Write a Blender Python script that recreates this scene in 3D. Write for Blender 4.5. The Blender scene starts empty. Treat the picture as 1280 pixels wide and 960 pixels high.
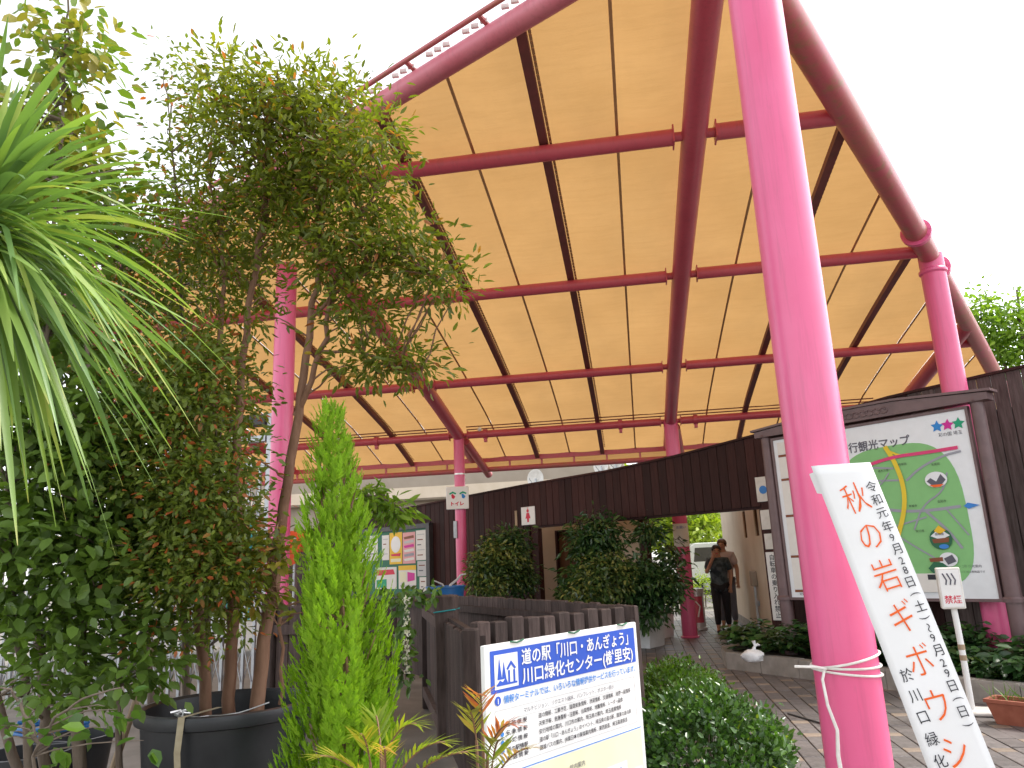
import bpy, bmesh, math, random
import numpy as np
from mathutils import Vector, Matrix

random.seed(7)
rng = np.random.default_rng(11)
scene = bpy.context.scene
COL = scene.collection
PI = math.pi

# ------------------------------------------------------------------ camera
# world axes follow the canopy's grid: +Y runs back along its rafters, +X along its purlins
cam_d = bpy.data.cameras.new("camera")
cam = bpy.data.objects.new("camera", cam_d)
COL.objects.link(cam)
scene.camera = cam
cam_d.sensor_width = 36.0
cam_d.lens = 935.0 / 1280.0 * 36.0
cam_d.clip_start = 0.05
cam_d.clip_end = 6000.0
_p, _r, _y = math.radians(13.4), math.radians(-2.45), math.radians(8.8)
_fw = Vector((0, math.cos(_p), math.sin(_p)))
_up = Vector((0, -math.sin(_p), math.cos(_p)))
_x = Vector((1, 0, 0))
_xr = _x * math.cos(_r) + _up * math.sin(_r)
_ur = -_x * math.sin(_r) + _up * math.cos(_r)
_m = Matrix((_xr, _ur, -_fw)).transposed()
cam.matrix_world = Matrix.Translation((0, 0, 1.45)) @ (Matrix.Rotation(_y, 3, 'Z') @ _m).to_4x4()

# ------------------------------------------------------------------ sky, sun, exposure
SUN_AZ, SUN_EL = math.radians(62.0), math.radians(52.0)
world = bpy.data.worlds.new("World")
scene.world = world
world.use_nodes = True
wn = world.node_tree
wn.nodes.clear()
w_out = wn.nodes.new("ShaderNodeOutputWorld")
w_bg = wn.nodes.new("ShaderNodeBackground")
w_sky = wn.nodes.new("ShaderNodeTexSky")
w_sky.sky_type = 'NISHITA'
w_sky.sun_disc = False
w_sky.sun_elevation = SUN_EL
w_sky.sun_rotation = SUN_AZ
w_sky.air_density = 1.0
w_sky.dust_density = 1.0
w_sky.ozone_density = 0.6
w_hs = wn.nodes.new("ShaderNodeHueSaturation")      # bright overcast veil: almost colourless
w_hs.inputs['Saturation'].default_value = 0.16
wn.links.new(w_sky.outputs[0], w_hs.inputs['Color'])
wn.links.new(w_hs.outputs[0], w_bg.inputs['Color'])
w_bg.inputs['Strength'].default_value = 0.15
wn.links.new(w_bg.outputs[0], w_out.inputs['Surface'])

sun_d = bpy.data.lights.new("sun", 'SUN')
sun_d.energy = 1.5
sun_d.angle = math.radians(14.0)
sun_d.color = (1.0, 0.95, 0.87)
sun = bpy.data.objects.new("sun", sun_d)
COL.objects.link(sun)
_sd = Vector((math.sin(SUN_AZ) * math.cos(SUN_EL), math.cos(SUN_AZ) * math.cos(SUN_EL), math.sin(SUN_EL)))
sun.rotation_euler = (-_sd).to_track_quat('-Z', 'Y').to_euler()
sun.location = (6, 6, 14)

vs = scene.view_settings
vs.view_transform = 'Standard'
vs.look = 'None'
vs.gamma = 1.0
vs.use_curve_mapping = False
vs.exposure = 1.68
scene.cycles.use_denoising = True
scene.cycles.max_bounces = 10
scene.cycles.diffuse_bounces = 5
scene.cycles.transmission_bounces = 6
scene.cycles.transparent_max_bounces = 8

# ------------------------------------------------------------------ materials
MATS = {}


def nmat(name):
    m = bpy.data.materials.new(name)
    m.use_nodes = True
    nt = m.node_tree
    b = nt.nodes.get("Principled BSDF")
    MATS[name] = m
    return m, nt, b


def ramp(nt, src, stops):
    r = nt.nodes.new("ShaderNodeValToRGB")
    e = r.color_ramp.elements
    e[0].position, e[0].color = stops[0][0], (*stops[0][1], 1)
    e[1].position, e[1].color = stops[-1][0], (*stops[-1][1], 1)
    for p, c in stops[1:-1]:
        k = e.new(p)
        k.color = (*c, 1)
    nt.links.new(src, r.inputs[0])
    return r.outputs[0]


def noise(nt, scale, detail=4.0, vec=None, rough=0.55):
    n = nt.nodes.new("ShaderNodeTexNoise")
    n.inputs['Scale'].default_value = scale
    n.inputs['Detail'].default_value = detail
    n.inputs['Roughness'].default_value = rough
    if vec is not None:
        nt.links.new(vec, n.inputs['Vector'])
    return n.outputs['Fac']


def objcoord(nt, scale=(1, 1, 1), kind='Object'):
    t = nt.nodes.new("ShaderNodeTexCoord")
    mp = nt.nodes.new("ShaderNodeMapping")
    mp.inputs['Scale'].default_value = scale
    nt.links.new(t.outputs[kind], mp.inputs['Vector'])
    return mp.outputs[0]


def bump(nt, b, src, strength=0.3, dist=0.01):
    k = nt.nodes.new("ShaderNodeBump")
    k.inputs['Strength'].default_value = strength
    k.inputs['Distance'].default_value = dist
    nt.links.new(src, k.inputs['Height'])
    nt.links.new(k.outputs[0], b.inputs['Normal'])


def mix(nt, fac, a, b_):
    k = nt.nodes.new("ShaderNodeMix")
    k.data_type = 'RGBA'
    for sock, v in ((k.inputs['Factor'], fac), (k.inputs['A'], a), (k.inputs['B'], b_)):
        if isinstance(v, (int, float)):
            sock.default_value = v
        elif isinstance(v, tuple):
            sock.default_value = (*v, 1)
        else:
            nt.links.new(v, sock)
    return k.outputs['Result']


def surf(name, c1, c2=None, scale=6.0, rough=0.6, stretch=(1, 1, 1), bmp=0.0, spec=0.5, metal=0.0, coord='Object', lo=0.35, hi=0.65, coat=0.0, rnd=0.0):
    """plain surface with a slow two-tone mottling"""
    m, nt, b = nmat(name)
    v = objcoord(nt, stretch, coord)
    n = noise(nt, scale, 6.0, v)
    col = ramp(nt, n, [(lo, c1), (hi, c2 or c1)])
    if rnd:
        oi = nt.nodes.new("ShaderNodeObjectInfo")
        hs = nt.nodes.new("ShaderNodeHueSaturation")
        mr = nt.nodes.new("ShaderNodeMapRange")
        mr.inputs['To Min'].default_value = 1.0 - rnd
        mr.inputs['To Max'].default_value = 1.0 + rnd
        nt.links.new(oi.outputs['Random'], mr.inputs['Value'])
        nt.links.new(mr.outputs[0], hs.inputs['Value'])
        nt.links.new(col, hs.inputs['Color'])
        col = hs.outputs[0]
    nt.links.new(col, b.inputs['Base Color'])
    b.inputs['Roughness'].default_value = rough
    b.inputs['Specular IOR Level'].default_value = spec
    b.inputs['Metallic'].default_value = metal
    if coat:
        b.inputs['Coat Weight'].default_value = coat
        b.inputs['Coat Roughness'].default_value = 0.12
    if bmp:
        bump(nt, b, noise(nt, scale * 3, 6.0, v), bmp, 0.01)
    return m


def flat(name, c, rough=0.55, spec=0.4):
    m, nt, b = nmat(name)
    v = objcoord(nt)
    col = ramp(nt, noise(nt, 9.0, 3.0, v), [(0.3, tuple(x * 0.93 for x in c)), (0.7, c)])
    nt.links.new(col, b.inputs['Base Color'])
    b.inputs['Roughness'].default_value = rough
    b.inputs['Specular IOR Level'].default_value = spec
    return m


def leafmat(name, stops, trans=0.35, rough=0.42, spec=0.45):
    """leaf colour by kind of leaf (attribute tint: each leaf has its own), some light passing through"""
    m, nt, b = nmat(name)
    a = nt.nodes.new("ShaderNodeAttribute")
    a.attribute_name = "tint"
    col = ramp(nt, a.outputs['Fac'], stops)
    nt.links.new(col, b.inputs['Base Color'])
    b.inputs['Roughness'].default_value = rough
    b.inputs['Specular IOR Level'].default_value = spec
    tr = nt.nodes.new("ShaderNodeBsdfTranslucent")
    g = nt.nodes.new("ShaderNodeMix")
    g.data_type = 'RGBA'
    g.blend_type = 'MULTIPLY'
    g.inputs['Factor'].default_value = 1.0
    g.inputs['B'].default_value = (1.5, 1.6, 0.55, 1)
    nt.links.new(col, g.inputs['A'])
    nt.links.new(g.outputs['Result'], tr.inputs['Color'])
    ms = nt.nodes.new("ShaderNodeMixShader")
    ms.inputs[0].default_value = trans
    out = nt.nodes.get("Material Output")
    nt.links.new(b.outputs[0], ms.inputs[1])
    nt.links.new(tr.outputs[0], ms.inputs[2])
    nt.links.new(ms.outputs[0], out.inputs['Surface'])
    return m


# pink gloss paint of the steelwork: faded and chalky in places
def paint(name, c1, c2, rust=None, rough=0.38):
    m, nt, b = nmat(name)
    v = objcoord(nt, (1, 1, 1))
    n1 = noise(nt, 1.6, 5.0, v)
    col = ramp(nt, n1, [(0.35, c1), (0.7, c2)])
    n3 = noise(nt, 22.0, 8.0, objcoord(nt, (1, 1, 0.25)), 0.7)
    col = mix(nt, ramp(nt, n3, [(0.60, (0, 0, 0)), (0.74, (0.35, 0.35, 0.35))]), col, tuple(x * 0.6 + 0.05 for x in c1))
    n5 = noise(nt, 3.0, 7.0, objcoord(nt, (9, 9, 0.5)), 0.65)          # rain streaks and grime
    col = mix(nt, ramp(nt, n5, [(0.50, (0, 0, 0)), (0.72, (0.30, 0.30, 0.30))]), col, tuple(x * 0.45 + 0.03 for x in c1))
    n6 = noise(nt, 4.5, 9.0, objcoord(nt, (1.6, 1.6, 0.7)), 0.75)      # peeled flakes showing an older coat
    col = mix(nt, ramp(nt, n6, [(0.665, (0, 0, 0)), (0.675, (0.55, 0.55, 0.55))]), col, tuple(x * 0.75 + 0.09 for x in c2))
    if rust:
        n2 = noise(nt, 7.0, 8.0, v, 0.7)
        col = mix(nt, ramp(nt, n2, [(0.52, (0, 0, 0)), (0.7, (1, 1, 1))]), col, rust)
    nt.links.new(col, b.inputs['Base Color'])
    b.inputs['Roughness'].default_value = rough
    b.inputs['Coat Weight'].default_value = 0.25
    b.inputs['Coat Roughness'].default_value = 0.25
    bump(nt, b, noise(nt, 14.0, 5.0, v), 0.06, 0.01)
    return m


PINK = paint("pink_paint", (0.71, 0.100, 0.245), (0.75, 0.132, 0.295))
PINKL = paint("pink_paint_chalky", (0.56, 0.13, 0.18), (0.60, 0.19, 0.24), None, 0.5)
PINKR = paint("pink_paint_faded", (0.50, 0.085, 0.13), (0.42, 0.13, 0.10), (0.30, 0.15, 0.08), 0.5)
PINKD = paint("pink_paint_shaded", (0.50, 0.068, 0.110), (0.55, 0.085, 0.13), None, 0.42)  # same pink paint, darkened in colour for the shade under the roof
RAFT = surf("rafter_steel", (0.20, 0.055, 0.055), (0.15, 0.05, 0.045), 8, 0.6)


def membrane_mat():
    m, nt, b = nmat("canopy_membrane")
    nt.nodes.remove(b)
    v = objcoord(nt, (1, 1, 1))
    n = noise(nt, 0.9, 5.0, v)
    n2 = noise(nt, 6.0, 8.0, objcoord(nt, (0.35, 2.4, 1)), 0.65)
    base = ramp(nt, n, [(0.3, (0.356, 0.198, 0.072)), (0.7, (0.408, 0.232, 0.088))])
    base = mix(nt, ramp(nt, n2, [(0.45, (0, 0, 0)), (0.75, (0.30, 0.30, 0.30))]), base, (0.29, 0.158, 0.052))
    n4 = noise(nt, 0.55, 9.0, objcoord(nt, (1.0, 0.6, 1)), 0.72)      # grime settled on the cloth
    base = mix(nt, ramp(nt, n4, [(0.46, (0, 0, 0)), (0.70, (0.36, 0.36, 0.36))]), base, (0.26, 0.155, 0.064))
    d = nt.nodes.new("ShaderNodeBsdfDiffuse")
    t = nt.nodes.new("ShaderNodeBsdfTranslucent")
    nt.links.new(base, d.inputs['Color'])
    nt.links.new(base, t.inputs['Color'])
    ms = nt.nodes.new("ShaderNodeMixShader")
    ms.inputs[0].default_value = 0.56
    nt.links.new(d.outputs[0], ms.inputs[1])
    nt.links.new(t.outputs[0], ms.inputs[2])
    # slack weave and shallow creases
    k = nt.nodes.new("ShaderNodeBump")
    k.inputs['Strength'].default_value = 0.35
    k.inputs['Distance'].default_value = 0.02
    nt.links.new(n2, k.inputs['Height'])
    nt.links.new(k.outputs[0], d.inputs['Normal'])
    nt.links.new(k.outputs[0], t.inputs['Normal'])
    nt.links.new(ms.outputs[0], nt.nodes.get("Material Output").inputs['Surface'])
    return m


MEMB = membrane_mat()
SEAM = surf("membrane_seam", (0.40, 0.22, 0.10), (0.48, 0.27, 0.13), 8, 0.8)
PLANK = surf("dark_plank", (0.030, 0.0085, 0.0075), (0.046, 0.0155, 0.013), 5, 0.65, (6, 6, 0.6), 0.3, spec=0.22, rnd=0.4)
PLANK_WLIT = surf("weathered_lit_plank", (0.060, 0.042, 0.038), (0.115, 0.088, 0.082), 5, 0.75, (6, 6, 0.6), 0.35, spec=0.25, rnd=0.25)  # greyed timber, also lightened in colour for the daylight outside the canopy
FENCEM = surf("fence_timber", (0.050, 0.033, 0.029), (0.092, 0.064, 0.057), 6, 0.75, (5, 5, 0.8), 0.45, spec=0.3, rnd=0.3)
CREAM = surf("cream_render", (0.60, 0.50, 0.38), (0.66, 0.56, 0.44), 2.2, 0.85, bmp=0.12)
BEIGE = surf("beige_render", (0.30, 0.25, 0.195), (0.35, 0.295, 0.235), 1.2, 0.85, bmp=0.1)
DOORM = surf("door_timber", (0.14, 0.075, 0.04), (0.18, 0.10, 0.055), 5, 0.6, (4, 4, 0.5))
WHITE = surf("white_paint", (0.74, 0.74, 0.72), (0.80, 0.80, 0.79), 4, 0.5)
OFFW = surf("weathered_white", (0.62, 0.60, 0.55), (0.74, 0.72, 0.68), 9, 0.6, bmp=0.1)
CLOTH = surf("banner_cloth", (0.80, 0.80, 0.80), (0.84, 0.84, 0.85), 3, 0.85, bmp=0.15)
BLUE = flat("sign_blue", (0.030, 0.095, 0.50))
LBLUE = flat("sign_light_blue", (0.04, 0.22, 0.62))
INK = flat("sign_ink", (0.02, 0.02, 0.03))
GREYINK = flat("sign_grey_ink", (0.10, 0.10, 0.13))
ORANGE = flat("brush_orange", (0.85, 0.13, 0.012))
RED = flat("sign_red", (0.62, 0.02, 0.06))
CREAMP = flat("sign_cream", (0.78, 0.75, 0.52))
MAPG = flat("map_green", (0.22, 0.50, 0.19))
MAPW = flat("map_white", (0.74, 0.77, 0.80), 0.35)
ROADG = flat("map_road_grey", (0.30, 0.31, 0.36))
ROADY = flat("map_road_yellow", (0.75, 0.55, 0.03))
ROADP = flat("map_road_pink", (0.66, 0.05, 0.18))
MAGENTA = flat("logo_magenta", (0.60, 0.02, 0.30))
LOGOB = flat("logo_blue", (0.02, 0.22, 0.60))
LOGOG = flat("logo_green", (0.01, 0.33, 0.17))
DKGREEN = flat("print_dark_green", (0.02, 0.13, 0.06))
BROWNP = flat("print_brown", (0.22, 0.07, 0.03))
YELP = flat("print_yellow", (0.80, 0.50, 0.02))
PINKP = flat("print_pink", (0.72, 0.35, 0.36))
LGREYP = flat("print_grey", (0.50, 0.50, 0.50))
BOARDG = flat("notice_green", (0.015, 0.14, 0.075))
POSTM = surf("purple_brown_steel", (0.115, 0.070, 0.072), (0.15, 0.092, 0.094), 7, 0.45, bmp=0.08)
GREYST = surf("galvanised_steel", (0.36, 0.38, 0.40), (0.46, 0.48, 0.50), 10, 0.4, metal=0.6)
DARKST = surf("dark_steel", (0.03, 0.028, 0.03), (0.05, 0.045, 0.045), 8, 0.5)
CONC = surf("concrete", (0.24, 0.22, 0.195), (0.33, 0.30, 0.27), 7, 0.85, bmp=0.3)
ASPH = surf("yard_ground", (0.16, 0.145, 0.125), (0.22, 0.20, 0.175), 2.5, 0.85, bmp=0.4)
SOIL = surf("soil", (0.035, 0.024, 0.016), (0.06, 0.042, 0.03), 12, 0.95, bmp=0.7)
PAVD = surf("dark_paver", (0.108, 0.095, 0.093), (0.165, 0.146, 0.143), 14, 0.5, bmp=0.35, rnd=0.22)
PAVDJ = surf("dark_paver_far", (0.108, 0.095, 0.093), (0.165, 0.146, 0.143), 5, 0.5, bmp=0.35)
PAVT = surf("tan_paver", (0.20, 0.155, 0.122), (0.27, 0.21, 0.165), 14, 0.55, bmp=0.3, rnd=0.15)
JOINT = surf("paving_joint", (0.045, 0.038, 0.032), (0.07, 0.06, 0.05), 20, 0.9, bmp=0.4)
BARK = surf("bark_grey", (0.12, 0.088, 0.065), (0.20, 0.155, 0.12), 9, 0.8, (2, 2, 0.5), 0.6)
BARKR = surf("bark_red_brown", (0.165, 0.078, 0.045), (0.26, 0.14, 0.085), 9, 0.7, (2, 2, 0.4), 0.5)
BLACKP = surf("black_plastic", (0.012, 0.013, 0.016), (0.022, 0.024, 0.028), 6, 0.42)
BLUEP = surf("blue_plastic", (0.010, 0.10, 0.30), (0.015, 0.13, 0.36), 6, 0.4)
TERRA = surf("terracotta", (0.26, 0.075, 0.042), (0.34, 0.11, 0.065), 8, 0.75, bmp=0.1)
PLANTERW = surf("planter_white", (0.55, 0.55, 0.54), (0.66, 0.66, 0.65), 5, 0.6)
ROPE = surf("white_rope", (0.66, 0.63, 0.58), (0.76, 0.74, 0.70), 30, 0.8)
STRAP = surf("tan_strap", (0.30, 0.25, 0.16), (0.38, 0.32, 0.22), 20, 0.8)
WOODST = surf("pale_stake", (0.30, 0.22, 0.14), (0.40, 0.30, 0.20), 10, 0.8, (2, 2, 0.3))
SKIN = surf("skin", (0.42, 0.22, 0.14), (0.47, 0.26, 0.17), 12, 0.55)
HAIR = surf("dark_hair", (0.014, 0.010, 0.009), (0.03, 0.022, 0.018), 30, 0.5)
HAIRG = surf("brown_hair", (0.10, 0.05, 0.03), (0.15, 0.08, 0.05), 30, 0.5)
TUNIC = surf("slate_print_cloth", (0.020, 0.034, 0.042), (0.085, 0.115, 0.13), 11, 0.85, lo=0.42, hi=0.6)
PANTS = surf("black_cloth", (0.008, 0.008, 0.011), (0.016, 0.016, 0.02), 8, 0.85)
SHIRT = surf("pink_grey_cloth", (0.46, 0.38, 0.38), (0.52, 0.44, 0.43), 8, 0.85)
GREYC = surf("grey_cloth", (0.11, 0.12, 0.15), (0.15, 0.16, 0.19), 8, 0.85)
VANP = surf("van_paint", (0.62, 0.64, 0.58), (0.66, 0.68, 0.62), 2, 0.3, coat=0.6)
GLASSD = surf("dark_glass", (0.012, 0.016, 0.016), (0.02, 0.025, 0.024), 2, 0.08, spec=0.7)
TYRE = surf("tyre_rubber", (0.012, 0.012, 0.012), (0.02, 0.02, 0.02), 10, 0.8)
BAGM = surf("white_polythene", (0.68, 0.68, 0.68), (0.78, 0.78, 0.79), 12, 0.35, bmp=0.5)
TEAL = flat("teal_cloth", (0.03, 0.30, 0.32))
AWN = flat("orange_red_awning", (0.72, 0.10, 0.03))
SILVER = surf("silver_wrap", (0.6, 0.6, 0.6), (0.75, 0.75, 0.75), 20, 0.3, metal=0.5)
CARPAPER = flat("poster_paper", (0.72, 0.70, 0.66))

L_MYRTLE = leafmat("myrtle_leaf", [(0.0, (0.085, 0.115, 0.016)), (0.45, (0.175, 0.205, 0.028)), (0.72, (0.300, 0.270, 0.036)), (0.88, (0.330, 0.200, 0.035)), (1.0, (0.360, 0.110, 0.040))], 0.48)
L_REDTIP = leafmat("red_tip_leaf", [(0.0, (0.080, 0.118, 0.020)), (0.55, (0.175, 0.230, 0.038)), (0.74, (0.220, 0.225, 0.040)), (0.85, (0.330, 0.120, 0.035)), (1.0, (0.550, 0.120, 0.040))], 0.34)
L_BROAD = leafmat("broad_leaf", [(0.0, (0.070, 0.125, 0.022)), (0.6, (0.135, 0.220, 0.040)), (0.85, (0.150, 0.230, 0.036)), (1.0, (0.300, 0.260, 0.060))], 0.36)
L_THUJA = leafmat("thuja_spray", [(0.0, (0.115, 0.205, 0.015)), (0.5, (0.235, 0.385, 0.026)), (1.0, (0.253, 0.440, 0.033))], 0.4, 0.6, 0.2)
L_CORD = leafmat("strap_leaf", [(0.0, (0.095, 0.175, 0.065)), (0.5, (0.155, 0.260, 0.085)), (0.8, (0.230, 0.340, 0.085)), (0.95, (0.400, 0.400, 0.140)), (1.0, (0.180, 0.080, 0.040))], 0.3, 0.38, 0.5)
L_NAND = leafmat("feather_leaf", [(0.0, (0.09, 0.18, 0.02)), (0.45, (0.26, 0.33, 0.03)), (0.72, (0.46, 0.34, 0.06)), (1.0, (0.42, 0.10, 0.035))], 0.4, 0.4)
L_NANDP = leafmat("feather_leaf_pink", [(0.0, (0.14, 0.22, 0.03)), (0.45, (0.30, 0.30, 0.06)), (0.7, (0.42, 0.12, 0.06)), (1.0, (0.46, 0.16, 0.17))], 0.4, 0.4)
L_HEDGE = leafmat("hedge_leaf", [(0.0, (0.022, 0.060, 0.015)), (0.6, (0.062, 0.138, 0.027)), (0.93, (0.106, 0.225, 0.037)), (1.0, (0.300, 0.400, 0.050))], 0.25, 0.3, 0.6)
L_HEDGEB = leafmat("hedge_leaf_light", [(0.0, (0.035, 0.085, 0.012)), (0.6, (0.085, 0.175, 0.022)), (1.0, (0.15, 0.27, 0.03))], 0.3, 0.35, 0.5)
L_SCHEF = leafmat("dark_glossy_leaf", [(0.0, (0.018, 0.053, 0.018)), (0.6, (0.045, 0.105, 0.030)), (1.0, (0.083, 0.165, 0.045))], 0.2, 0.3, 0.6)
L_VARIEG = leafmat("variegated_leaf", [(0.0, (0.026, 0.060, 0.020)), (0.5, (0.062, 0.120, 0.030)), (0.75, (0.200, 0.230, 0.055)), (1.0, (0.400, 0.380, 0.130))], 0.2, 0.3, 0.6)
L_IVY = leafmat("ivy_leaf", [(0.0, (0.014, 0.041, 0.014)), (0.6, (0.034, 0.090, 0.023)), (0.92, (0.069, 0.149, 0.029)), (1.0, (0.207, 0.172, 0.057))], 0.2, 0.35, 0.5)
L_FAR = leafmat("far_tree_leaf", [(0.0, (0.072, 0.144, 0.018)), (0.6, (0.168, 0.276, 0.036)), (1.0, (0.288, 0.396, 0.060))], 0.45, 0.5, 0.3)
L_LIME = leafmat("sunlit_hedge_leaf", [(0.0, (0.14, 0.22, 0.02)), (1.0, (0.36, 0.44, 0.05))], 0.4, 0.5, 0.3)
L_FLOWER = leafmat("white_blossom", [(0.0, (0.72, 0.70, 0.66)), (1.0, (0.82, 0.78, 0.72))], 0.3, 0.6, 0.2)


# ------------------------------------------------------------------ mesh helpers
class MB:
    """collects boxes, tubes and sheets, builds them as ONE mesh object"""

    def __init__(s):
        s.v, s.f = [], []

    def add(s, vs_, fs):
        o = len(s.v)
        s.v += [tuple(p) for p in vs_]
        s.f += [tuple(i + o for i in f) for f in fs]
        return s

    def box(s, x0, x1, y0, y1, z0, z1, bev=0.0):
        if bev:
            b = bev
            pts = []
            for z, i in ((z0, b), (z0 + b, 0), (z1 - b, 0), (z1, b)):
                for (x, y, cx, cy) in ((x0, y0, 1, 1), (x1, y0, -1, 1), (x1, y1, -1, -1), (x0, y1, 1, -1)):
                    pts += [(x + cx * (b + i), y + cy * i, z), (x + cx * i, y + cy * (b + i), z)] if (cx * cy < 0) else [(x + cx * i, y + cy * (b + i), z), (x + cx * (b + i), y + cy * i, z)]
            fs = []
            for k in range(3):
                for j in range(8):
                    a, c = k * 8 + j, k * 8 + (j + 1) % 8
                    fs.append((a, c, c + 8, a + 8))
            fs.append(tuple(reversed(range(8))))
            fs.append(tuple(range(24, 32)))
            return s.add(pts, fs)
        pts = [(x0, y0, z0), (x1, y0, z0), (x1, y1, z0), (x0, y1, z0), (x0, y0, z1), (x1, y0, z1), (x1, y1, z1), (x0, y1, z1)]
        return s.add(pts, [(3, 2, 1, 0), (4, 5, 6, 7), (0, 1, 5, 4), (1, 2, 6, 5), (2, 3, 7, 6), (3, 0, 4, 7)])

    def tube(s, pts, rad, n=10, cap=True):
        pts = [Vector(p) for p in pts]
        if not hasattr(rad, '__len__'):
            rad = [rad] * len(pts)
        vs_, fs = [], []
        prev = None
        for i, p in enumerate(pts):
            t = (pts[min(i + 1, len(pts) - 1)] - pts[max(i - 1, 0)])
            t = t.normalized() if t.length > 1e-9 else Vector((0, 0, 1))
            if prev is None:
                a = Vector((1, 0, 0)) if abs(t.x) < 0.8 else Vector((0, 1, 0))
                prev = (a - t * a.dot(t)).normalized()
            else:
                q = prev - t * prev.dot(t)
                prev = q.normalized() if q.length > 1e-6 else prev
            b = t.cross(prev)
            for k in range(n):
                an = 2 * PI * k / n
                vs_.append(p + (prev * math.cos(an) + b * math.sin(an)) * rad[i])
        for i in range(len(pts) - 1):
            for k in range(n):
                a, c = i * n + k, i * n + (k + 1) % n
                fs.append((a, c, c + n, a + n))
        if cap:
            fs.append(tuple(reversed(range(n))))
            fs.append(tuple(range((len(pts) - 1) * n, len(pts) * n)))
        return s.add(vs_, fs)

    def lathe(s, prof, n=32, c=(0, 0, 0)):
        vs_, fs = [], []
        for r, z in prof:
            for k in range(n):
                a = 2 * PI * k / n
                vs_.append((c[0] + r * math.cos(a), c[1] + r * math.sin(a), c[2] + z))
        for i in range(len(prof) - 1):
            for k in range(n):
                a, b = i * n + k, i * n + (k + 1) % n
                fs.append((a, b, b + n, a + n))
        return s.add(vs_, fs)

    def prism(s, poly, y0, y1):
        """polygon in x,z pushed along y"""
        n = len(poly)
        vs_ = [(x, y0, z) for x, z in poly] + [(x, y1, z) for x, z in poly]
        fs = [tuple(range(n)), tuple(reversed(range(n, 2 * n)))]
        fs += [(i, i + n, (i + 1) % n + n, (i + 1) % n) for i in range(n)]
        return s.add(vs_, fs)

    def sphere(s, c, r, n=12, m=8):
        if not hasattr(r, '__len__'):
            r = (r, r, r)
        vs_, fs = [], []
        for i in range(m + 1):
            th = PI * i / m
            for k in range(n):
                a = 2 * PI * k / n
                vs_.append((c[0] + r[0] * math.sin(th) * math.cos(a), c[1] + r[1] * math.sin(th) * math.sin(a), c[2] + r[2] * math.cos(th)))
        for i in range(m):
            for k in range(n):
                a, b = i * n + k, i * n + (k + 1) % n
                fs.append((a, a + n, b + n, b))
        return s.add(vs_, fs)

    def mesh(s, name, mat, smooth=False):
        me = bpy.data.meshes.new(name)
        me.from_pydata(s.v, [], s.f)
        me.materials.append(mat)
        if smooth:
            me.polygons.foreach_set("use_smooth", [True] * len(me.polygons))
            try:
                me.set_sharp_from_angle(angle=math.radians(40))
            except Exception:
                pass
        me.update()
        return me

    def build(s, name, mat, parent=None, smooth=False):
        return link(name, s.mesh(name, mat, smooth), parent)


def link(name, me, parent=None):
    o = bpy.data.objects.new(name, me)
    COL.objects.link(o)
    if parent is not None:
        o.parent = parent
    return o


def tag(o, label=None, cat=None, group=None, kind=None):
    for k, v in (("label", label), ("category", cat), ("group", group), ("kind", kind)):
        if v:
            o[k] = v
    return o


def thing(name, label, cat, loc=(0, 0, 0), rz=0.0, group=None):
    o = bpy.data.objects.new(name, None)
    o.empty_display_size = 0.2
    COL.objects.link(o)
    o.location = loc
    o.rotation_euler = (0, 0, rz)
    return tag(o, label, cat, group)


def text_mb(body, size, bold=0.0, vertical=False, align='LEFT', width=None):
    """lettering as flat geometry in the x,z plane, facing -y"""
    c = bpy.data.curves.new("lettering", 'FONT')
    c.body = "\n".join(body) if vertical else body
    c.size = size
    c.resolution_u = 2
    c.offset = bold
    c.align_x = 'CENTER' if vertical else align
    c.space_line = 1.0
    o = bpy.data.objects.new("lettering", c)
    me = o.to_mesh()
    vs_ = [(v.co.x, v.co.y) for v in me.vertices]
    fs = [tuple(p.vertices) for p in me.polygons]
    o.to_mesh_clear()
    bpy.data.objects.remove(o)
    bpy.data.curves.remove(c)
    if width and vs_:
        x0, x1 = min(v[0] for v in vs_), max(v[0] for v in vs_)
        k = width / max(1e-6, x1 - x0)
        vs_ = [((x - x0) * k, y) for x, y in vs_]
    return vs_, fs


def lettering(body, size, x, z, y, mat, parent, name="lettering", **kw):
    vs_, fs = text_mb(body, size, **kw)
    m = MB().add([(x + a, y, z + b) for a, b in vs_], fs)
    return m.build(name, mat, parent)


def poly_plate(name, pts, y, mat, parent, thick=0.0015):
    return MB().prism(pts, y, y + thick).build(name, mat, parent)


def ribbon(name, pts, w, y, mat, parent):
    """flat printed road: a strip of constant width in the x,z plane"""
    P = [Vector((p[0], p[1])) for p in pts]
    # smooth
    for _ in range(2):
        q = [P[0]]
        for a, b in zip(P[:-1], P[1:]):
            q += [a * 0.75 + b * 0.25, a * 0.25 + b * 0.75]
        q.append(P[-1])
        P = q
    vs_, fs = [], []
    for i, p in enumerate(P):
        t = (P[min(i + 1, len(P) - 1)] - P[max(0, i - 1)]).normalized()
        nn = Vector((-t.y, t.x)) * (w / 2)
        vs_ += [(p.x + nn.x, y, p.y + nn.y), (p.x - nn.x, y, p.y - nn.y)]
        if i:
            k = 2 * i
            fs.append((k - 2, k - 1, k + 1, k))
    return MB().add(vs_, fs).build(name, mat, parent)


# ------------------------------------------------------------------ foliage helpers
LEAF_V = np.array([(0, 0, 0), (0.30, 0.42, 0.05), (0.70, 0.34, 0.04), (1.0, 0, -0.06), (0.70, -0.34, 0.04), (0.30, -0.42, 0.05)], float)
LEAF_T = np.array([(0, 2, 1), (0, 3, 2), (0, 4, 3), (0, 5, 4)])
BLADE_V = np.array([(0, 0.10, 0), (0, -0.10, 0), (0.5, 0.17, 0.03), (0.5, -0.17, 0.03), (1, 0, 0)], float)
BLADE_T = np.array([(0, 1, 3), (0, 3, 2), (2, 3, 4)])


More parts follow.
